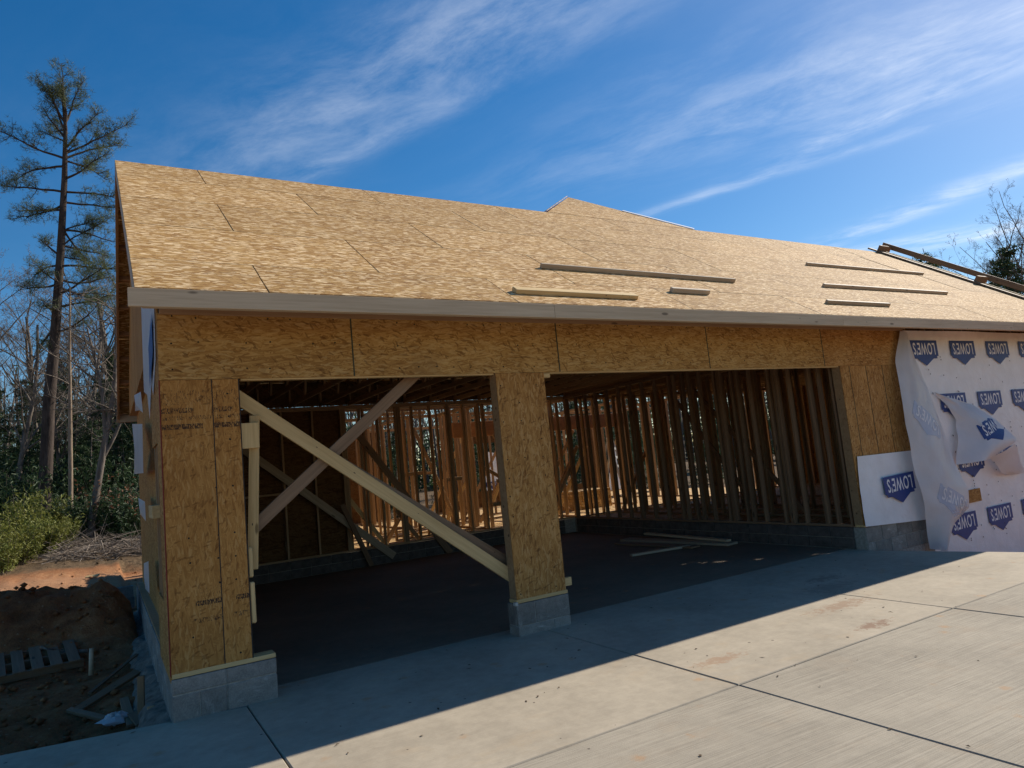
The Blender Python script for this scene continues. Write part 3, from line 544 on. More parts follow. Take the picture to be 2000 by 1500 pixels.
# the square of wrap over the right pier
pv = []; N_ = 14
for j in range(N_ + 1):
    for i in range(N_ + 1):
        u, t_ = i / N_, j / N_; top = 1.395 - 0.02 * u; bot = 0.345 - 0.10 * u; z = bot + (top - bot) * t_; x = 9.40 + 0.05 * t_ + 1.78 * u - 0.03 * math.sin(t_ * 3.1)
        pv.append((x, -0.022 - 0.028 * abs(math.sin(u * 2.5)) * (1 - t_) - 0.008 * mnoise.noise(Vector((u * 4, t_ * 4, 0))), z))
pf = [(j * (N_ + 1) + i, j * (N_ + 1) + i + 1, (j + 1) * (N_ + 1) + i + 1, (j + 1) * (N_ + 1) + i) for j in range(N_) for i in range(N_)]
patch = link('house_wrap', np_mesh('wrap_patch', pv, np.array(pf), True), 'wrap', parent=H, label='small square of white house wrap with one blue logo on the pier')
logo(10.36, 1.04, -0.066, rad(2), patch)
# loose strip hanging off the edge, and the peeled triangular flap
def ruled(name, left, right, bulge, nu=22, nv=60, parent=wrap, wav=0.035, mat='wrap_loose'):
    V = []
    def samp(pl, t):
        f = t * (len(pl) - 1); i = min(int(f), len(pl) - 2); return pl[i].lerp(pl[i + 1], f - i)
    for j in range(nv + 1):
        t = j / nv; a = samp(left, t); b = samp(right, t)
        for i in range(nu + 1):
            u = i / nu; p = a.lerp(b, u); p.y -= bulge(u, t) + wav * (mnoise.noise(Vector((u * 2.3, t * 5, 1.7))) + 0.45 * mnoise.noise(Vector((u * 6, t * 11, 4.7)))); V.append(p)
    F = [(j * (nu + 1) + i, j * (nu + 1) + i + 1, (j + 1) * (nu + 1) + i + 1, (j + 1) * (nu + 1) + i) for j in range(nv) for i in range(nu)]
    me = np_mesh(name, V, np.array(F), True); me.materials.append(M[mat]); o = link(name, me, None, parent=parent); return o
px = lambda pts, ys: [at(x, y, 1, yy) for (x, y), yy in zip(pts, ys)]
Lp = [(1757, 648), (1751, 704), (1757, 750), (1764, 800), (1774, 850), (1784, 900), (1794, 945), (1803, 985), (1810, 1025), (1818, 1072)]
Rp = [(1772, 652), (1788, 704), (1811, 752), (1829, 800), (1848, 850), (1866, 905), (1890, 955), (1893, 990), (1862, 1025), (1838, 1076)]
strip = ruled('loose_wrap_strip', px(Lp, [-0.06, -0.10, -0.14, -0.18, -0.2, -0.22, -0.22, -0.2, -0.16, -0.12]), px(Rp, [-0.05, -0.06, -0.08, -0.10, -0.12, -0.16, -0.25, -0.26, -0.18, -0.14]), lambda u, t: 0.16 * math.sin(math.pi * u) * (0.3 + 0.7 * t))
strip['label'] = 'loose strip of translucent house wrap curling away from the wall edge'
A1 = [(1824, 766), (1848, 790), (1868, 820), (1870, 860), (1868, 908)]; A2 = [(1828, 768), (1900, 790), (1945, 818), (1988, 860), (1936, 895)]
flap = ruled('peeled_wrap_flap', px(A1, [-0.05, -0.07, -0.09, -0.1, -0.12]), px(A2, [-0.06, -0.12, -0.26, -0.40, -0.28]), lambda u, t: 0.10 * math.sin(math.pi * u) * t, 24, 30, wav=0.022); flap['label'] = 'triangular flap of house wrap peeled open and folded over'
f2 = ruled('peeled_wrap_flap', px([(1934, 894), (1945, 905), (1958, 925), (1966, 928)], [-0.27, -0.22, -0.15, -0.1]), px([(1984, 866), (1992, 890), (1996, 910), (2003, 924)], [-0.38, -0.28, -0.18, -0.1]), lambda u, t: 0.03 * math.sin(math.pi * u), 6, 8)
def project_logo(cx, cy, sx, ang, parent, yoff, mats, src):     # print that follows the loose sheet
    from mathutils.bvhtree import BVHTree
    sm = src.data; tree = BVHTree.FromPolygons([v.co for v in sm.vertices], [list(p.vertices) for p in sm.polygons]); me = logo_mesh('printed_logo', mats, wd=0.84 * sx, ht=0.60 * sx); import bmesh
    bm = bmesh.new(); bm.from_mesh(me); bmesh.ops.triangulate(bm, faces=bm.faces); 
    for _ in range(2): bmesh.ops.subdivide_edges(bm, edges=[e for e in bm.edges if e.calc_length() > 0.10], cuts=1, use_grid_fill=True)
    bmesh.ops.triangulate(bm, faces=bm.faces); c = at(cx, cy, 1, -0.1); R_ = Matrix.Rotation(rad(90), 4, 'X') @ Matrix.Rotation(ang, 4, 'Z')
    kill = []
    for v in bm.verts:
        q = c + (R_ @ v.co.to_3d() if True else v.co); z = v.co.z; h = tree.ray_cast(Vector((q.x, -2, q.z)), Vector((0, 1, 0)))
        if h[0] is None: kill.append(v); continue
        v.co = h[0] + Vector((0, -yoff - (0.003 if z > 0.001 else 0), 0))
    bmesh.ops.delete(bm, geom=kill, context='VERTS'); bm.to_mesh(me); bm.free(); return link('printed_logo', me, None, parent=parent)
project_logo(1912, 818, 0.95, rad(16), flap, 0.006, ('blue', 'print_white'), flap)
project_logo(1800, 808, 0.95, rad(-35), strip, 0.004, ('faint', 'print_white'), strip); project_logo(1836, 960, 0.95, rad(-25), strip, 0.004, ('faint', 'print_white'), strip)

# ---- left gable wall
V_, F_ = multibox([((0.012, 0.012, 3.30), (0.15, 7.58, 3.36)), ((0.02, 0.16, 0.335), (0.15, 7.58, 0.37))])
side = link('side_wall', mesh('side_wall', V_, F_), 'stud', parent=H)
def side_sheet(y0, y1, z0, z1, x, mat='osb_brown'): return link('wall_sheet', box_mesh(y1 - y0 - 0.004, z1 - z0 - 0.003, 0.011, 0.0015, mat), None, frame((x + 0.0055, (y0 + y1) / 2, (z0 + z1) / 2), (0, -1, 0), (-1, 0, 0)), side)
side_sheet(0.013, 0.5, 0.30, 2.75, 0.0); side_sheet(0.013, 0.5, 2.75, 3.3, 0.0); side_sheet(0.5, 1.25, 2.3, 3.3, 0.0); side_sheet(0.5, 1.25, 0.3, 0.9, 0.0)
for y in (1.25, 2.47, 3.69, 4.91, 6.13): side_sheet(y, y + 1.22 if y < 6 else 7.6, 0.30, 3.3, 0.10 + 0.012 * (y > 2))
for y in (0.52, 0.9, 1.2): bx('stud', (0.015, y, 0.37), (0.10, y + 0.038, 3.30), 'stud', side)
bx('stub_block', (-0.05, 0.75, 1.62), (0.02, 1.35, 1.74), 'pale', side)
gz = lambda y: ZE + (min(y, 2 * YR - y) - YE) * math.tan(P) - 0.13
pts = [(0.02, 3.305), (7.58, 3.305), (7.58, gz(7.58)), (YR, gz(YR)), (0.02, gz(0.02))]
V_ = [(0.0, y, z) for y, z in pts] + [(0.012, y, z) for y, z in pts]; n = 5
link('gable_sheathing', mesh('gable_sheathing', V_, [list(range(5))[::-1], list(range(5, 10))] + [[i, (i + 1) % 5, (i + 1) % 5 + 5, i + 5] for i in range(5)]), 'osb_brown', parent=side)
wv = [(-0.006 - 0.006 * (i % 2), y, z) for i, (y, z) in enumerate([(0.10, 3.76), (0.10, 3.0), (0.35, 2.95), (0.6, 2.75), (0.95, 2.9), (1.3, 2.6), (1.7, 2.9), (2.2, 3.0), (2.2, 4.9)])]
gw = link('gable_wrap', mesh('gable_wrap', wv, [list(range(len(wv)))]), 'wrap_loose', parent=side); gw['label'] = 'torn white house wrap on the gable corner with blue print'
link('blue_print', mesh('blue_print', [(-0.022, 0.25, 3.45), (-0.022, 0.25, 3.1), (-0.022, 0.9, 2.85), (-0.022, 0.9, 3.25)], [[0, 1, 2, 3]]), 'blue', parent=side)
def scrap(pts, X, seed):
    V = []
    for (x, y) in pts: p = at(x, y, 0, X); V.append(p)
    c = sum(V, Vector()) / len(V); V = [c + Vector((-0.03, 0, 0))] + V; n = len(pts); return link('wrap_scrap', mesh('wrap_scrap', V, [[0, i + 1, (i + 1) % n + 1] for i in range(n)]), 'wrap_loose', parent=side)
scrap([(262, 772), (275, 765), (279, 806), (272, 801), (264, 803), (268, 785)], -0.04, 1); scrap([(258, 828), (278, 828), (280, 924), (262, 926), (266, 880)], -0.05, 2); scrap([(270, 972), (283, 980), (285, 1018), (274, 1004)], -0.03, 3); scrap([(281, 1100), (290, 1096), (292, 1160), (284, 1150)], -0.02, 4)
# foundation under the side wall
V_, F_ = multibox([((0.022, 0.2, -0.7), (0.18, 7.55, 0.325))]); fnd = link('foundation', mesh('foundation', V_, F_), 'mortar', parent=H)
for r_ in range(3):
    z0 = 0.13 - 0.205 * r_; y = 0.2 - (0.2 if r_ % 2 else 0)
    while y < 7.5:
        a = max(y, 0.2); b = min(y + 0.4, 7.56)
        if b - a > 0.08: bx('concrete_block', (0.008 + random.uniform(-0.003, 0.003), a + 0.005, z0 + 0.005), (0.19, b - 0.005, z0 + 0.197), 'block', fnd, ch=0.006)
        y += 0.405
fv = []; nyf = 150
for j in range(nyf + 1):
    y = 0.06 + 7.6 * j / nyf
    for (x, z) in ((0.02, -0.10), (-0.05, -0.13), (-0.12, -0.16), (-0.19, -0.22), (-0.26, -0.36), (-0.30, -0.75)):
        nz = mnoise.fractal(Vector((x * 6, y * 3.5, 2.0)), 0.8, 2.1, 5); fv.append((x - 0.03 * nz * (x < 0), y, z + 0.055 * nz))
ff = [(j * 6 + i, (j + 1) * 6 + i, (j + 1) * 6 + i + 1, j * 6 + i + 1) for j in range(nyf) for i in range(5)]
link('footing', np_mesh('footing', fv, np.array(ff)), 'rubble', parent=fnd)

# ---- interior framing
def stud_wall(p0, p1, z0, z1, step=0.406, mat='stud', skip=(), T=0.038, D=0.089, jitter=0.02, extra=(), plates=True):
    p0 = Vector((*p0, 0)); p1 = Vector((*p1, 0)); d = (p1 - p0); L_ = d.length; d.normalize(); nrm = Vector((-d.y, d.x, 0))
    q0 = p0 + Vector((0, 0, 1)) * 0; wl = board('stud_wall', p0 + Vector((0, 0, z0 + 0.019)), p1 + Vector((0, 0, z0 + 0.019)), D, 0.038, mat, H, n=(0, 0, 1))
    for zz_ in (z1 - 0.058, z1 - 0.0195): board('top_plate', p0 + Vector((0, 0, zz_)), p1 + Vector((0, 0, zz_)), D, 0.037, mat, wl, n=(0, 0, 1))
    pos = [i * step + random.uniform(-jitter, jitter) for i in range(int(L_ / step) + 1)] + list(extra)
    for s in pos:
        if any(a < s < b for a, b in skip) or s > L_: continue
        c = p0 + d * min(max(s, 0.02), L_ - 0.02); link('stud', box_mesh(z1 - z0 - 0.114, D - 0.002, T, 0.002, mat), None, frame((c.x, c.y, (z0 + z1 - 0.038) / 2), (0.0, 0, 1), d), wl)
    return wl
# rear garage wall: sheathed part, then open studs to the house
bwl = stud_wall((0.2, 7.62), (3.8, 7.62), 0.33, 3.32, 0.61)
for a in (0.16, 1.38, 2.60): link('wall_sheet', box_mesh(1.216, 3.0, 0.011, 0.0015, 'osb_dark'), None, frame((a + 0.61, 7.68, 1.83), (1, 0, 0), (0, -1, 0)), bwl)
bx('fire_block', (1.0, 7.58, 1.62), (2.6, 7.66, 1.66), 'stud', bwl)
bwr = stud_wall((3.8, 7.62), (9.45, 7.62), 0.33, 3.32, 0.406, extra=(0.06, 0.1, 0.5, 1.27, 1.31, 2.44, 2.48, 3.9, 4.9))
bx('header', (7.6, 7.58, 2.55), (9.0, 7.66, 2.80), 'red_lvl', bwr)
rwl = stud_wall((9.47, 0.2), (9.47, 7.55), 0.33, 3.32, 0.406, 'grey_stud', extra=(0.25, 0.45, 1.05, 1.1, 1.9, 2.3, 2.34, 3.1, 3.5, 4.9))
# stem wall blocks along the right and the back of the garage
V_, F_ = multibox([((9.42, 0.2, -0.2), (9.6, 7.7, 0.32)), ((0.19, 7.57, -0.2), (9.42, 7.72, 0.32))]); stem = link('stem_wall', mesh('stem_wall', V_, F_), 'mortar', parent=H)
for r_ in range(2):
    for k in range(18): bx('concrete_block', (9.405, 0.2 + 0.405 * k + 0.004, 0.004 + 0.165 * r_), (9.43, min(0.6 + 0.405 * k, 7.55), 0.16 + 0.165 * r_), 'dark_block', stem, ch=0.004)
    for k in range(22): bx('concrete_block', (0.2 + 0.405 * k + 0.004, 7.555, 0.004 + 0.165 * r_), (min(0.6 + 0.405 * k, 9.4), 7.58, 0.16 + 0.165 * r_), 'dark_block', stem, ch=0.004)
# rooms behind and beside
V_, F_ = multibox([((3.7, 7.74, 0.05), (17.5, 16.0, 0.30)), ((9.62, 0.16, 0.05), (17.5, 7.735, 0.30))]); hf = link('floor_deck', mesh('floor_deck', V_, F_), 'osb_floor', parent=H)
for (a, b, sk, st) in (((10.7, 0.3), (10.7, 7.4), (), 0.406), ((11.5, 0.3), (11.5, 7.4), (), 0.35), ((14.2, 0.3), (14.2, 7.4), (), 0.406), ((12.3, 0.3), (12.3, 7.4), ((2.4, 3.4),), 0.406), ((9.6, 7.66), (17.4, 7.66), ((3.0, 4.2),), 0.406), ((4.4, 10.8), (9.8, 10.8), ((1.4, 2.5),), 0.406), ((9.8, 8.0), (9.8, 10.8), ((1.0, 1.9),), 0.406),
                       ((6.6, 10.8), (6.6, 15.4), ((1.2, 2.0),), 0.406), ((12.6, 9.0), (12.6, 15.0), ((2, 3),), 0.406), ((10.2, 12.6), (17.2, 12.6), ((2.6, 4.4),), 0.406), ((4.0, 15.6), (17.4, 15.6), ((1.0, 2.6), (4.4, 6.0), (7.2, 9.4), (10.4, 12.4)), 0.406), ((3.8, 7.8), (3.8, 15.6), (), 0.406)):
    stud_wall(a, b, 0.31, 3.32, st, 'stud', sk)
for (a, b) in (((5.2, 8.6), (7.4, 8.6)), ((5.0, 9.6), (6.6, 9.6)), ((7.4, 8.0), (7.4, 10.6)), ((8.6, 12.2), (10.0, 12.2)), ((14.6, 8.2), (14.6, 12.4))): stud_wall(a, b, 0.31, 3.32, 0.406, 'stud', jitter=0.05)
wr = stud_wall((17.5, 0.2), (17.5, 7.6), 0.31, 3.32, 0.406, 'stud')
for (y0, y1, z0, z1) in ((0.1, 7.7, 0.0, 1.0), (0.1, 2.0, 1.0, 3.3), (3.4, 4.6, 1.0, 3.3), (6.0, 7.7, 1.0, 3.3), (2.0, 3.4, 2.4, 3.3), (4.6, 6.0, 1.0, 3.3)):
    link('wall_sheet', box_mesh(y1 - y0, z1 - z0, 0.011, 0.001, 'osb_brown'), None, frame((17.56, (y0 + y1) / 2, (z0 + z1) / 2), (0, 1, 0), (1, 0, 0)), wr)
pts = [(-0.0, 3.305), (7.58, 3.305), (7.58, gz(7.58)), (YR, gz(YR)), (0.0, gz(0.0))]; V_ = [(17.57, y, z) for y, z in pts]; link('gable_sheathing', mesh('gable_sheathing', V_ + [(17.582, y, z) for y, z in pts], [list(range(5)), list(range(9, 4, -1))]), 'osb_brown', parent=wr)
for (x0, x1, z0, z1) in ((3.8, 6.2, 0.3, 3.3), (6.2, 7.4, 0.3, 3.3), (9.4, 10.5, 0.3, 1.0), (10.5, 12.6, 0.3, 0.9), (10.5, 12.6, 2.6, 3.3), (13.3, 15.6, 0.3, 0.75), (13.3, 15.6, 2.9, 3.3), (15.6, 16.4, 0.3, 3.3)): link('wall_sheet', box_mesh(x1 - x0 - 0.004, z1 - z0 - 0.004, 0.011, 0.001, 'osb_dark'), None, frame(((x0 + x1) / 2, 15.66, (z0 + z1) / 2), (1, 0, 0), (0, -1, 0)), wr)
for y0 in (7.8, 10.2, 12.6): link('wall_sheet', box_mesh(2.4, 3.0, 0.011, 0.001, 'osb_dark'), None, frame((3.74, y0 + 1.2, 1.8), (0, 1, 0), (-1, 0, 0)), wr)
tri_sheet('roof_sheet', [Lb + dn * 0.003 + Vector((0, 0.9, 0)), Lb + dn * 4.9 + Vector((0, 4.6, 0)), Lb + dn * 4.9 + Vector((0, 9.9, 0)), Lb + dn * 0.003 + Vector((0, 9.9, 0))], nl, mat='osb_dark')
bm_ = bx('beam', (7.0, 8.9, 2.55), (12.5, 9.02, 2.92), 'red_lvl', H)
for (a, b, m_) in (((9.0, 9.4, 0.35), (10.2, 9.4, 3.0), 'pale'), ((8.2, 9.9, 0.35), (9.3, 9.9, 2.3), 'pale'), ((10.4, 9.2, 0.4), (8.8, 9.2, 2.0), 'stud'), ((6.2, 9.5, 2.9), (7.2, 9.5, 0.4), 'stud'), ((12.8, 11.2, 0.4), (14.4, 11.2, 3.0), 'pale'), ((7.4, 12, 0.3), (8.8, 12, 2.8), 'pale'), ((10.7, 2.0, 0.4), (10.7, 4.4, 3.0), 'grey_stud'), ((10.6, 5.0, 3.0), (10.6, 3.0, 0.5), 'grey_stud'), ((7.6, 8.6, 1.75), (9.6, 8.5, 0.5), 'stud'), ((7.9, 8.3, 1.3), (9.3, 8.3, 0.45), 'stud')):
    n_ = (0, 1, 0) if a[1] == b[1] or abs(a[0] - b[0]) > 0.5 else (1, 0, 0); board('brace', a, b, 0.089, 0.036, m_, H, n=n_)
for (x0, x1, y) in ((11.2, 12.0, 15.7), (16.9, 17.5, 15.7), (13.9, 14.5, 15.72)):       # wrap hanging over the rear openings
    o = link('house_wrap', mesh('rear_wrap', [(x0, y, 0.3), (x1, y, 0.3), (x1 - 0.1, y - 0.05, 2.2), (x0 + 0.3, y, 2.3)], [[0, 1, 2, 3]]), 'wrap_loose', parent=H)
    link('printed_logo', LOGO, None, Matrix.Translation(((x0 + x1) / 2, y - 0.06, 1.2)) @ Matrix.Rotation(rad(90), 4, 'X') @ Matrix.Scale(0.6, 4), o)
# temporary braces across the left opening
def brace(a, b, ya, yb, W, mat, off=0.0, label=None):
    o = board('brace', at(*a, 1, ya), at(*b, 1, yb), W, 0.038, mat, H, n=(0, -1, 0))
    if label: o['label'] = label
brace((455, 770), (1018, 1138), 0.16, 0.16, 0.125, 'pale', label='bright pine brace running diagonally across the left opening')
brace((492, 1034), (815, 728), 0.21, 0.21, 0.115, 'grey_stud', label='grey brace crossing behind the bright one')
brace((462, 868), (770, 1086), 7.52, 7.52, 0.15, 'grey_board'); brace((560, 842), (1022, 1116), 0.26, 0.26, 0.11, 'grey_stud'); brace((700, 850), (880, 1080), 7.5, 7.5, 0.14, 'grey_stud'); brace((668, 985), (726, 1105), 7.45, 7.45, 0.1, 'grey_stud')
rb = random.Random(14)
for k in range(26):                             # bracing, blocking and propped lumber in the rooms behind
    x = rb.uniform(4.6, 11.5); y = rb.choice((7.75, 8.25, 8.75, 9.3, 10.0, 11.2, 12.4)) + rb.uniform(-0.05, 0.05); L_ = rb.uniform(0.5, 2.4); kind_ = k % 3
    if kind_ == 0: z = rb.uniform(0.9, 2.9); board('blocking', (x, y, z), (x + 0.37, y, z), 0.085, 0.038, 'stud', H, n=(0, 1, 0))
    else: board('brace', (x, y, 0.32), (x + L_ * rb.choice((-0.7, 0.7)), y, 0.32 + L_), 0.089, 0.036, rb.choice(('stud', 'pale', 'stud')), H, n=(0, 1, 0))
bp = at(497, 812, 1, 0.13); bq = at(494, 1112, 1, 0.13); board('hanging_stud', bp, bq, 0.085, 0.038, 'pale', H, n=(-0.4, -1, 0)); 
bx('nailing_block', (0.645, 0.06, 2.17), (0.80, 0.10, 2.40), 'pale', H)

# ------------------------------------------------------------------ loose things
def roof_board(pl, pr, W, T, label, mat='fascia'):
    def rh(p):
        d = ray(*p); o = Vector((0, YE, ZE)); t = (o - CAM).dot(nf) / d.dot(nf); return CAM + d * t
    a = rh(pl); b = rh(pr); s = ((a.y + b.y) / 2 - YE) / CP; tilt = (b.y - a.y) * 0.3; p0 = rp(a.x, s - tilt, d=T / 2 + 0.001); p1 = rp(b.x, s + tilt, d=T / 2 + 0.001)
    o = board('roof_cleat', p0, p1, W, T, mat, None, n=nf, ch=0.004, label=label, cat='board', group='boards nailed flat on the roof')
roof_board((1003, 571), (1241, 583), 0.10, 0.05, 'wide pale board low on the roof just above the fascia', 'pale')
roof_board((1053, 522), (1436, 553), 0.04, 0.06, 'longest board on the roof, above the wide pale one', 'grey_board')
roof_board((1309, 570), (1383, 575), 0.06, 0.06, 'shortest board on the roof, below the end of the longest one', 'grey_board')
roof_board((1580, 520), (1796, 535), 0.045, 0.055, 'thin board highest up the roof, beside the rake frame', 'grey_board')
roof_board((1612, 562), (1843, 573), 0.05, 0.055, 'middle one of three boards stacked up the slope by the rake', 'grey_board')
roof_board((1614, 593), (1734, 598), 0.05, 0.055, 'short board lowest of three near the far rake', 'grey_board')
gz_ = lambda x, y: height(x, y)
def stack_block(x, y, z, rz, label):
    t = empty('concrete_block', (x, y, z), label, 'block', 'loose concrete blocks behind the garage corner', rz)
    V, F = multibox([((-0.2, -0.1, 0), (0.2, -0.068, 0.195)), ((-0.2, 0.068, 0), (0.2, 0.1, 0.195)), ((-0.2, -0.068, 0), (-0.168, 0.068, 0.195)), ((0.168, -0.068, 0), (0.2, 0.068, 0.195))]); link('shell', mesh('shell', V, F), 'block', WM[t.name], t)
    V, F = multibox([((-0.016, -0.068, 0), (0.016, 0.068, 0.195))]); link('cross_web', mesh('cross_web', V, F), 'block', WM[t.name], t)
bz = gz_(-0.15, 8.7)
stack_block(-0.20, 8.7, bz + 0.02, 0.05, 'grey concrete block at the bottom of the small stack'); stack_block(-0.21, 8.7, bz + 0.217, 0.02, 'grey concrete block on top of the small stack'); stack_block(0.24, 8.75, bz + 0.02, -0.08, 'lone grey concrete block beside the small stack')
# pallet
def pallet():
    pc = gp(48, 1308, 0.0); x, y = pc.x, pc.y; z = pc.z; t = empty('wooden_pallet', (x, y, z), 'grey wooden pallet lying in the shaded dirt', 'pallet', rz=0.12); Wm = WM[t.name] @ Matrix.Rotation(rad(7), 4, 'X')
    for k in range(6): link('slat', box_mesh(0.95, 0.125, 0.02, 0.003, 'grey_stud'), None, Wm @ Matrix.Translation((-0.45 + 0.19 * k, 0, 0.105)) @ Matrix.Rotation(rad(90), 4, 'Z'), t)
    for yy in (-0.42, 0, 0.42): link('runner', box_mesh(1.15, 0.04, 0.09, 0.003, 'grey_stud'), None, Wm @ Matrix.Translation((0.02, yy, 0.052)), t)
def stick(name, pts, r, label, cat, mat='stick'):
    pts = [Vector(p) for p in pts]; V = []; F = []; n = 7
    for i, p in enumerate(pts):
        d = (pts[min(i + 1, len(pts) - 1)] - pts[max(i - 1, 0)]).normalized(); a = d.orthogonal().normalized(); b = d.cross(a); rr = r * (1 - 0.3 * i / len(pts))
        V += [p + a * (rr * math.cos(6.283 * k / n)) + b * (rr * math.sin(6.283 * k / n)) for k in range(n)]
    for i in range(len(pts) - 1): F += [[i * n + k, i * n + (k + 1) % n, (i + 1) * n + (k + 1) % n, (i + 1) * n + k] for k in range(n)]
    F += [list(range(n))[::-1], list(range(len(V) - n, len(V)))]; return link(name, mesh(name, V, F, True), mat, label=label, cat=cat)
def gp(px_, py_, lift=0.03):                   # pixel to a point on the dirt
    d = ray(px_, py_); t = 2.0
    while t < 40:
        p = CAM + d * t
        if p.z < gz_(p.x, p.y): break
        t += 0.02
    return Vector((p.x, p.y, gz_(p.x, p.y) + lift))
pallet()
q = [gp(80, 1270), gp(105, 1277), gp(140, 1279), gp(172, 1288, 0.10)]; stick('branch', q, 0.03, 'pale bare branch lying beside the pallet', 'branch')
a = gp(178, 1325); stick('wooden_stake', [a, a + Vector((0.01, 0.02, 0.30))], 0.028, 'weathered wooden stake standing in the dirt by the branch', 'stake', 'grey_board')
def dirt_board(a, b, W, T, label, la=0.03, lb=0.03, mat='grey_stud', n=(0, -0.5, 1)): board('scrap_board', gp(*a, la), gp(*b, lb), W, T, mat, None, n=n, label=label, cat='board', group='scrap lumber beside the garage corner')
dirt_board((150, 1398), (270, 1335), 0.09, 0.038, 'weathered board propped up towards the garage footing', 0.02, 0.12)
dirt_board((175, 1360), (268, 1298), 0.04, 0.02, 'thin strip of wood leaning above the propped board', 0.02, 0.12)
dirt_board((135, 1392), (205, 1412), 0.06, 0.038, 'short stub of lumber meeting the propped board at its low end', 0.02, 0.03)
dirt_board((242, 1372), (258, 1424), 0.085, 0.03, 'short grey plank lying by the crumpled plastic', 0.03, 0.03)
dirt_board((262, 1400), (280, 1420), 0.12, 0.02, 'small flat offcut against the footing', 0.03, 0.03)
for k, (x, y0, y1) in enumerate(((276, 1410, 1290), (294, 1418, 1375))):
    a = gp(x, y0, -0.05); h = (0.46, 0.22)[k]; board('form_stake', a, a + Vector((0.01, 0.02, h)), 0.06, 0.035, 'brown_board', None, n=(-0.3, -1, 0), label=('tall brown form stake beside the block footing', 'short brown form stake at the edge of the concrete')[k], cat='stake')
dirt_board((168, 1130), (192, 1126), 0.09, 0.03, 'pale board lying on the sunlit clay', 0.03, 0.03, 'pale')
def plastic():
    c = gp(225, 1418, 0.06); V = []; F = []; n, m = 12, 8
    for j in range(m + 1):
        for i in range(n):
            th = math.pi * j / m; ph = 6.283 * i / n; r = 0.10 * (0.75 + 0.7 * mnoise.noise(Vector((math.cos(ph) * 1.7, math.sin(ph) * 1.7, th * 1.5)))); V.append(c + Vector((r * 1.5 * math.sin(th) * math.cos(ph), r * math.sin(th) * math.sin(ph), r * 0.65 * math.cos(th))))
    F = [[j * n + i, j * n + (i + 1) % n, (j + 1) * n + (i + 1) % n, (j + 1) * n + i] for j in range(m) for i in range(n)]
    link('plastic_sheet', mesh('plastic_sheet', V, F), 'wrap_loose', label='crumpled white plastic at the edge of the concrete', cat='plastic')
plastic()
lv = []; lfc = []; rl = random.Random(55)
for k in range(130):                            # bits of leaf, bark and grit blown onto the concrete
    x = rl.uniform(-1.5, 9.2); y = -rl.random() ** 1.2 * 5.5 + 0.2; a = rl.uniform(0, 6.28); l_ = rl.uniform(0.006, 0.03); w_ = rl.uniform(0.003, 0.012); b = len(lv); h_ = rl.uniform(0.004, 0.012); ca, sa = math.cos(a), math.sin(a)
    lv += [(x + l_ * ca, y + l_ * sa, 0.003), (x - w_ * sa, y + w_ * ca, h_), (x - l_ * ca, y - l_ * sa, 0.004), (x + w_ * sa, y - w_ * ca, h_ * 0.6)]; lfc.append((b, b + 1, b + 2, b + 3))
link('leaf_litter', np_mesh('leaf_litter', lv, np.array(lfc)), 'litter', label='scattered bits of leaf and bark on the concrete', cat='litter', kind='stuff')
# boards on the garage floor
for k, (a, b, W, T, m_, lb) in enumerate((((8.75, 4.9, 0.025), (9.05, 2.3, 0.025), 0.3, 0.04, 'grey_board', 'dark wide sheet offcut on the garage floor by the stem wall'), ((8.35, 4.6, 0.02), (8.55, 2.7, 0.02), 0.25, 0.03, 'grey_stud', 'dark plank lying on the garage floor beside the pile'), ((9.15, 4.7, 0.10), (9.12, 2.45, 0.065), 0.12, 0.038, 'fascia', 'pale plank resting on top of the floor pile'), ((7.4, 3.1, 0.022), (8.6, 2.9, 0.022), 0.09, 0.038, 'grey_board', 'single board lying apart on the garage floor'))):
    board('floor_plank', a, b, W, T, m_, None, n=(0, 0, 1), label=lb, cat='board', group='boards on the garage floor')
# lumber stack and stepladder in the house
for k in range(7):
    bx('stacked_sheet', (11.0 + random.uniform(-0.03, 0.03), 9.6, 0.302 + 0.075 * k), (12.2, 10.6, 0.372 + 0.075 * k), 'osb_floor', None, label='thick wooden sheet in the stack on the house floor', cat='lumber', group='stacked sheets on the house floor')
def ladder():
    t = empty('stepladder', (13.4, 10.2, 0.30), 'metal stepladder standing open inside the house', 'ladder', rz=0.5); B = WM[t.name]
    def loc(name, a, b, W, T): a = B @ Vector(a); b = B @ Vector(b); board(name, a, b, W, T, 'metal', t, n=(0, -1, 0.1))
    for s in (-1, 1): loc('side_rail', (0.26 * s, 0, 0), (0.17 * s, 0.45, 1.9), 0.07, 0.03); loc('rear_leg', (0.26 * s, 1.0, 0), (0.17 * s, 0.5, 1.85), 0.05, 0.03)
    for k in range(6): f = (k + 1) / 7; loc('step', (-0.26 + 0.09 * f, 0.45 * f, 1.9 * f), (0.26 - 0.09 * f, 0.45 * f, 1.9 * f), 0.08, 0.03)
    loc('top_cap', (-0.2, 0.47, 1.91), (0.2, 0.47, 1.91), 0.16, 0.05)
ladder()

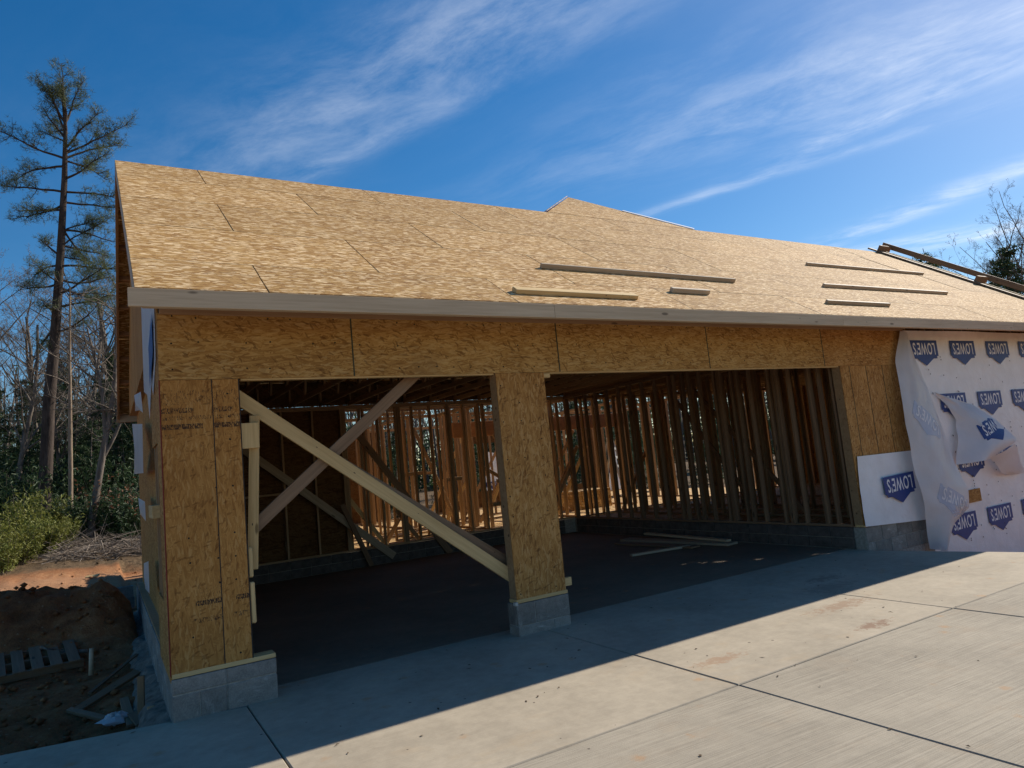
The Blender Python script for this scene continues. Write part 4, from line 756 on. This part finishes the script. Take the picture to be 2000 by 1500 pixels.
# ------------------------------------------------------------------ trees
class Geo:
    def __init__(s): s.V = []; s.F = []
    def tube(s, pts, radii, n=5):
        b = len(s.V)
        for i, p in enumerate(pts):
            d = (pts[min(i + 1, len(pts) - 1)] - pts[max(i - 1, 0)])
            d = d.normalized() if d.length > 1e-6 else Vector((0, 0, 1)); a = d.cross(Vector((0.31, 0.95, 0.05))); a.normalize(); c = d.cross(a)
            for k in range(n): t = 6.2832 * k / n; s.V.append(tuple(p + a * (radii[i] * math.cos(t)) + c * (radii[i] * math.sin(t))))
        for i in range(len(pts) - 1):
            for k in range(n): s.F.append((b + i * n + k, b + i * n + (k + 1) % n, b + (i + 1) * n + (k + 1) % n, b + (i + 1) * n + k))
    def build(s, name, mat, smooth=True):
        me = np_mesh(name, s.V, np.array(s.F), smooth); me.materials.append(M[mat]); return me
def rv(r, z=1.0): return Vector((r.gauss(0, 1), r.gauss(0, 1), r.gauss(0, z))).normalized()
def limb(r, p, d, length, rad0, n=5, droop=0.0, wig=0.16, tip=0.25):
    pts = [p]; rs = [rad0]
    for i in range(n):
        d = (d + rv(r) * wig + Vector((0, 0, droop))).normalized(); pts.append(pts[-1] + d * (length / n)); rs.append(rad0 * (1 - (1 - tip) * (i + 1) / n))
    return pts, rs
def bare_tree(seed, h=14, r0=0.14, fork=False, spread=0.55):
    r = random.Random(seed); trunk = Geo(); tw = Geo()
    def rec(p, d, length, rd, lev):
        n = 6 if lev == 0 else (4 if lev < 3 else 3); pts, rs = limb(r, p, d, length, rd, n, 0.03 if lev else 0.05, 0.10 if lev == 0 else 0.2, 0.35 if lev < 3 else 0.3)
        (trunk if lev < 2 else tw).tube(pts, rs, 7 if lev == 0 else (5 if lev < 2 else 3))
        if lev >= 5: return
        k = (11, 6, 5, 4, 3)[lev]
        for i in range(k):
            f = r.uniform(0.35 if lev == 0 else 0.2, 1.0); x = f * (len(pts) - 1); j = min(int(x), len(pts) - 2); q = pts[j].lerp(pts[j + 1], x - j); dd = (pts[j + 1] - pts[j]).normalized()
            side = dd.cross(rv(r)).normalized(); nd = (dd * (1 - spread) + side * spread + Vector((0, 0, 0.18))).normalized(); rr = rs[min(j + 1, len(rs) - 1)] * r.uniform(0.4, 0.65)
            rec(q, nd, length * r.uniform(0.32, 0.52) * (1.1 - 0.4 * f), max(rr, 0.005), lev + 1)
    rec(Vector((0, 0, -0.3)), Vector((r.uniform(-0.08, 0.08), 0, 1)), h * 0.8, r0, 0)
    return trunk.build('bare_trunk', 'bark_grey'), tw.build('bare_twigs', 'bark_grey')
def tufts(r, g, p, n, size, wid, d=None):
    for _ in range(n):
        a = rv(r) if d is None else (rv(r) * 0.8 + d).normalized(); b = a.cross(rv(r)).normalized() * wid; k = len(g.V); s = size * r.uniform(0.7, 1.3); g.V += [tuple(p - b), tuple(p + b), tuple(p + a * s + b * 0.4), tuple(p + a * s - b * 0.4)]; g.F.append((k, k + 1, k + 2, k + 3))
def pine(seed, path, r0, limbs):
    r = random.Random(seed); T = Geo(); Lf = Geo(); n = len(path); T.tube([Vector(p) for p in path], [r0 * (1 - 0.86 * (i / (n - 1)) ** 1.1) for i in range(n)], 10)
    def on(z):
        for a, b in zip(path, path[1:]):
            if a[2] <= z <= b[2]: f = (z - a[2]) / (b[2] - a[2]); return Vector(a).lerp(Vector(b), f)
        return Vector(path[-1])
    for (z, az, L_, rise, rr) in limbs:
        p = on(z); d = Vector((math.cos(az), math.sin(az), rise)).normalized(); pts, rs = limb(r, p, d, L_, rr, 7, r.uniform(-0.05, 0.08), 0.2, 0.2); T.tube(pts, rs, 5)
        for k in range(int(6 + L_ * 7.5)):
            f = r.uniform(0.28, 1.0); x = f * 7; j = min(int(x), 6); q = pts[j].lerp(pts[j + 1], x - j); dd = (pts[j + 1] - pts[j]).normalized(); sd = (dd * 0.6 + rv(r, 0.6) * 0.8 + Vector((0, 0, 0.15))).normalized(); l2 = L_ * r.uniform(0.12, 0.3) * (1.25 - 0.6 * f) + 0.15
            p2, r2 = limb(r, q, sd, l2, 0.012, 3, 0.05, 0.25, 0.4); T.tube(p2, r2, 3)
            for m_ in range(int(4 + l2 * 7)):
                y = r.uniform(0.35, 1.0) * 3; i2 = min(int(y), 2); w_ = p2[i2].lerp(p2[i2 + 1], y - i2) + rv(r) * 0.14; tufts(r, Lf, w_, 9, 0.15, 0.0042, Vector((0, 0, 0.35)))
    return T.build('pine_wood', 'bark_pine'), Lf.build('pine_needles', 'needle', False)
def evergreen(seed, h=10, base=0.1, wid=0.28):
    r = random.Random(seed); T = Geo(); Lf = Geo(); tp, tr = limb(r, Vector((0, 0, -0.3)), Vector((0, 0, 1)), h, 0.13 * h / 10, 8, 0, 0.03, 0.1); T.tube(tp, tr, 7)
    z = base * h
    while z < h * 0.97:
        f = z / h
        for k in range(3):
            az = r.uniform(0, 6.283); L_ = h * wid * (1 - f) ** 0.75 * r.uniform(0.6, 1.15) + 0.2; x = min(f * 8, 7.99); j = int(x); p = tp[j].lerp(tp[j + 1], x - j); pts, rs = limb(r, p, Vector((math.cos(az), math.sin(az), 0.15)), L_, 0.02, 4, -0.05, 0.12, 0.3); T.tube(pts, rs, 3)
            for m_ in range(int(12 + L_ * 22)):
                y = r.uniform(0.2, 1.0) ** 0.8 * 4; i2 = min(int(y), 3); q = pts[i2].lerp(pts[i2 + 1], y - i2) + Vector((r.gauss(0, 0.13), r.gauss(0, 0.13), r.gauss(-0.05, 0.09))) * (0.5 + L_ * 0.35); tufts(r, Lf, q, 3, 0.15, 0.022)
        z += h * 0.028
    return T.build('evergreen_wood', 'bark_grey'), Lf.build('evergreen_leaves', 'evergreen', False)
def bush(seed, h, mat, n=26, leaf=0.05):
    r = random.Random(seed); T = Geo(); Lf = Geo()
    for k in range(n):
        a = r.uniform(0, 6.283); pts, rs = limb(r, Vector((r.gauss(0, h * 0.12), r.gauss(0, h * 0.12), -0.05)), Vector((math.cos(a) * 0.45, math.sin(a) * 0.45, 1)), h * r.uniform(0.6, 1.05), 0.012, 5, 0, 0.18, 0.3); T.tube(pts, rs, 3)
        for m_ in range(42):
            y = r.uniform(0.15, 1.0) * 5; i2 = min(int(y), 4); q = pts[i2].lerp(pts[i2 + 1], y - i2) + rv(r) * r.uniform(0.02, 0.26) * h * 0.45; tufts(r, Lf, q, 3, leaf * 2.2, leaf * 0.3)
    return T.build('bush_stems', 'bark_grey'), Lf.build('bush_leaves', mat, False)
def tree(name, meshes, loc, label, group=None, rz=0.0, sc=1.0, cat='tree', parts=('trunk', 'crown')):
    t = link(name, None, None, Matrix.Translation(loc) @ Matrix.Rotation(rz, 4, 'Z') @ Matrix.Scale(sc, 4), None, label, cat, group)
    for pn, me in zip(parts, meshes): link(pn, me, None, WM[t.name], t)
    return t
# the tall pine
pp = [at(x, y, 1, 24.0) for x, y in ((82, 1052), (95, 800), (108, 650), (118, 500), (126, 350), (128, 250), (120, 165))]; b0 = pp[0].copy(); path = [tuple(p - b0) for p in pp]; path[0] = (path[0][0], path[0][1], -0.6)
r_ = random.Random(5); limbs = []
def lim(pxl, pyl, ex, ey, rr=0.05):             # limb read off the photograph: root pixel and tip pixel
    a = at(pxl, pyl, 1, 24.0); e = at(ex, ey, 1, 24.0); d = e - a; back = r_.uniform(-0.7, 0.7) * abs(d.x); limbs.append((a.z - b0.z, math.atan2(back, d.x), math.hypot(d.x, back, d.z) * 1.05, d.z / max(0.1, math.hypot(d.x, back)), rr))
for q in ((130, 310, 0, 235), (128, 325, 5, 305), (127, 375, 0, 330), (132, 300, 235, 235), (132, 310, 250, 272), (130, 315, 190, 310), (130, 350, 215, 345), (128, 375, 230, 370), (127, 395, 225, 400), (126, 400, 45, 430), (128, 240, 175, 165), (128, 240, 85, 155), (128, 230, 130, 140), (128, 260, 160, 150), (128, 255, 100, 170), (126, 270, 85, 200), (130, 290, 180, 230), (124, 410, 40, 430), (122, 450, 225, 470),
          (120, 480, 215, 490), (118, 520, 60, 500), (118, 520, 230, 510), (116, 545, 225, 560), (115, 555, 60, 590), (114, 560, 230, 590), (113, 575, 225, 545), (112, 610, 75, 590), (112, 600, 220, 575), (110, 650, 230, 648), (108, 640, 80, 680), (120, 440, 170, 520), (118, 500, 60, 470)): lim(*q)
for k in range(8): z = r_.uniform(9.5, 16.5); limbs.append((z, r_.uniform(0, 6.283), r_.uniform(0.8, 2.0) * (1.2 if z < 14 else 0.8), r_.uniform(0.0, 0.5), 0.035))
tree('pine_tree', pine(3, path, 0.235, limbs), b0, 'tall lone pine with a dark straight trunk and sparse needled crown')
# the thin pale trunk and the leaning forked tree
def lone(name, paths, radii, mat, label, seed, base):
    r = random.Random(seed); T = Geo(); W_ = Geo()
    for pa, (ra, rb) in zip(paths, radii):
        P_ = [Vector(p) - base for p in pa]; T.tube(P_, [ra + (rb - ra) * i / (len(P_) - 1) for i in range(len(P_))], 8)
        for k in range(16):
            f = r.uniform(0.45, 1.0) * (len(P_) - 1); j = min(int(f), len(P_) - 2); q = P_[j].lerp(P_[j + 1], f - j); pts, rs = limb(r, q, (rv(r, 0.3) + Vector((0, 0, 0.5))).normalized(), r.uniform(0.8, 2.2), 0.025, 5, 0.03, 0.2, 0.3); W_.tube(pts, rs, 4)
            for m_ in range(5):
                i2 = r.randint(1, 4); p2, r2 = limb(r, pts[i2], (rv(r) + Vector((0, 0, 0.4))).normalized(), r.uniform(0.3, 0.9), 0.011, 4, 0.02, 0.25, 0.3); W_.tube(p2, r2, 3)
    a = T.build('wood', mat); b = W_.build('twigs', 'bark_grey'); return tree(name, (a, b), base, label)
b1 = at(137, 1097, 1, 23.0); lone('bare_tree', [[at(x, y, 1, 23.0) for x, y in ((137, 1100), (138, 950), (137, 800), (136, 690), (137, 560))]], [(0.10, 0.03)], 'bark_tan', 'slim straight bare tree with pale tan trunk beside the tall pine', 11, b1)
b2 = at(170, 1110, 1, 21.5); lone('bare_tree', [[at(x, y, 1, 21.5) for x, y in ((168, 1112), (182, 1000), (196, 915), (207, 850), (222, 770), (228, 680), (226, 600))], [at(x, y, 1, 21.5) for x, y in ((206, 850), (200, 770), (185, 700), (170, 640))], [at(x, y, 1, 21.5) for x, y in ((196, 905), (225, 850), (245, 800), (262, 740))]], [(0.15, 0.05), (0.08, 0.03), (0.07, 0.03)], 'bark_grey', 'leaning forked grey tree close to the gable overhang', 12, b2)
BT = [bare_tree(s, h, r0) for s, h, r0 in ((21, 13, 0.15), (22, 15, 0.17), (23, 11, 0.11), (24, 14, 0.14))]
EG = [evergreen(s, 9, 0.06, wd) for s, wd in ((31, 0.26), (32, 0.32), (33, 0.22))]
rr = random.Random(99)
spots = [(-3.6, 27), (-2.8, 31), (-1.9, 28.5), (-1.0, 31), (-0.2, 27.5), (0.5, 30), (-4.4, 33), (-3.2, 37), (-1.5, 36), (0.2, 38), (1.2, 34), (-5.2, 29), (-6.5, 36), (-8, 30), (-10, 34), (-12.5, 30), (-15, 36), (2.5, 37), (-2.2, 42), (-4.6, 45), (0.9, 44)]
for i, (x, y) in enumerate(spots): tree('bare_tree', BT[i % 4], (x, y, height(x, y)), 'slender leafless tree in the wood beyond the clay clearing', 'bare trees in the wood', rr.uniform(0, 6.28), rr.uniform(0.75, 1.15))
spots = [(-2.7, 34), (-0.6, 29), (0.9, 32), (-0.1, 34), (-4.0, 40), (1.9, 30), (-5.5, 38), (-7.5, 33), (-1.4, 40), (2.6, 42), (-11, 38), (0.4, 26.6), (-0.9, 25.6), (0.2, 28.2), (-3.2, 29), (-1.7, 33), (1.3, 27), (-0.3, 31.5), (-4.6, 30), (0.8, 36), (-2.4, 37), (-5.8, 34)]
for i, (x, y) in enumerate(spots): tree('evergreen_tree', EG[i % 3], (x, y, height(x, y)), 'dark evergreen tree in the wood beyond the clay clearing', 'evergreens in the wood', rr.uniform(0, 6.28), rr.uniform(0.6, 1.0) * (0.55 if y < 27 else 1))
for i in range(26):
    x = 6 + i * 2.0 + rr.uniform(-0.8, 0.8); y = 25 + rr.uniform(0, 8); k = i % 2; tree('evergreen_tree' if k else 'bare_tree', EG[i % 3] if k else BT[i % 4], (x, y, height(x, y)), ('dark evergreen tree behind the house' if k else 'leafless tree behind the house'), ('evergreens behind the house' if k else 'bare trees behind the house'), rr.uniform(0, 6.28), rr.uniform(0.7, 0.95) if x > 20 else rr.uniform(0.5, 0.7))
for i, (x, y) in enumerate(((5, 19.5), (7.2, 18.6), (9.5, 19.8), (11.8, 18.8), (14, 19.6), (16.2, 18.7), (18.6, 19.7), (21, 18.9), (23.5, 20), (26, 19), (8.4, 21.5), (12.8, 21.5), (17.4, 21.8), (22, 22))): tree('evergreen_tree', EG[i % 3], (x, y, height(x, y)), 'bushy evergreen close behind the rear wall of the house', 'evergreens close behind the house', rr.uniform(0, 6.28), rr.uniform(0.42, 0.55))
for (px_, py_, dist, k, s) in ((1832, 468, 0.60, 'e', 1.0), (1890, 500, 0.62, 'b', 0.75), (1925, 470, 0.6, 'e', 0.95), (1945, 415, 0.60, 'b', 1.0), (1985, 405, 0.62, 'b', 1.0), (1960, 480, 0.66, 'e', 1.0), (2040, 400, 0.6, 'b', 1.0), (1870, 520, 0.7, 'e', 0.8), (2090, 420, 0.62, 'b', 1.0)):
    top = CAM + (at(px_, py_, 1, 25.0) - CAM) * dist; zg = -0.5; hh = top.z - zg; ms = EG[int(px_) % 3] if k == 'e' else BT[int(px_) % 4]; nat = 8.8 if k == 'e' else (11.5, 13.5, 9.8, 12.5)[int(px_) % 4]
    tree('evergreen_tree' if k == 'e' else 'bare_tree', ms, (top.x, top.y, zg), 'leafy tree whose top shows over the far rake of the roof' if k == 'e' else 'leafless tree whose twigs show over the far rake of the roof', 'trees beyond the far rake', rr.uniform(0, 6.28), hh / nat)
BU = [bush(s, 1.6, 'shrub') for s in (41, 42, 43)]; BD = [bush(s, 1.8, 'evergreen') for s in (44, 45)]
SH = [(12, 17.0, 0.75, 0), (40, 18.0, 0.85, 0), (72, 19, 0.8, 0), (100, 19.5, 0.75, 0), (25, 20, 1.1, 0), (118, 20.5, 0.8, 0), (55, 21.5, 1.2, 0), (85, 22.5, 1.2, 0), (60, 25, 1.5, 1), (150, 22.5, 1.0, 1), (185, 22, 1.1, 1), (215, 22.5, 1.2, 1), (245, 21.5, 1.1, 1), (265, 23, 1.4, 1), (120, 26, 1.6, 1), (230, 26, 1.8, 1), (10, 26.5, 1.8, 1), (180, 26, 1.7, 1), (-40, 18, 0.9, 0), (-80, 19.5, 1.0, 0), (150, 29, 1.9, 1)]
for i, (px_, y, s, k) in enumerate(SH):
    p = at(px_, 1080, 1, y); tree('shrub', BD[i % 2] if k else BU[i % 3], (p.x, y, height(p.x, y)), 'dark green shrub at the foot of the wood' if k else 'yellow green shrub at the edge of the clay clearing', 'dark shrubs' if k else 'yellow green shrubs', rr.uniform(0, 6.28), s, 'shrub', ('stems', 'foliage'))
# brush pile at the wood's edge
g_ = Geo(); r_ = random.Random(8)
for k in range(560):
    c = at(r_.uniform(95, 300), 1090, 1, r_.uniform(17.6, 20.2)); c.z = height(c.x, c.y) + r_.uniform(0, 0.55) * r_.random(); d = Vector((r_.gauss(0, 1), r_.gauss(0, 0.5), r_.gauss(0.1, 0.28))).normalized(); pts, rs = limb(r_, c - d * 0.5, d, r_.uniform(0.5, 1.7), r_.uniform(0.006, 0.018), 5, -0.02, 0.15, 0.3); g_.tube(pts, rs, 3)
link('brush_pile', g_.build('brush_pile', 'stick'), None, label='tangled grey brush pile along the edge of the wood', cat='brush', kind='stuff')
g_ = Geo()
for k in range(170):
    c = at(r_.uniform(150, 285), 985, 1, r_.uniform(20.5, 22)); c.z = 1.6 + r_.gauss(0, 0.35) + height(c.x, c.y); tufts(r_, g_, c, 1, 0.09, 0.03)
link('dry_leaves', g_.build('dry_leaves', 'dryleaf', False), None, label='reddish dry leaves clinging to low twigs by the forked tree', cat='leaves', kind='stuff')
# far wood closing the view
g_ = Geo(); lf = Geo(); r_ = random.Random(77)
for k in range(900):
    x = r_.uniform(-60, 90); y = r_.uniform(48, 70); h = r_.uniform(7, 13); p = Vector((x, y, height(x, y))); g_.tube([p, p + Vector((r_.gauss(0, 0.3), 0, h * 0.5)), p + Vector((r_.gauss(0, 0.7), 0, h))], [0.14, 0.09, 0.03], 4)
    for m_ in range(9):
        q = p + Vector((r_.gauss(0, 0.2), r_.gauss(0, 0.2), h * r_.uniform(0.4, 0.95))); pts, rs = limb(r_, q, (rv(r_, 0.4) + Vector((0, 0, 0.7))).normalized(), r_.uniform(1, 2.6), 0.035, 3, 0, 0.2, 0.2); g_.tube(pts, rs, 3)
    if k % 2 == 0:
        for m_ in range(70): tufts(r_, lf, p + Vector((r_.gauss(0, 1.3), r_.gauss(0, 1.3), abs(r_.gauss(0, 0.42)) * h)), 2, 0.5, 0.10)
fw = empty('far_wood', (0, 60, 0), 'distant mixed wood closing the view behind the lot', 'wood'); fw['kind'] = 'stuff'
for nm, me in (('trunks', g_.build('far_trunks', 'bark_grey')), ('foliage', lf.build('far_foliage', 'evergreen', False))): o = link(nm, me, None, None, fw); o['kind'] = 'stuff'
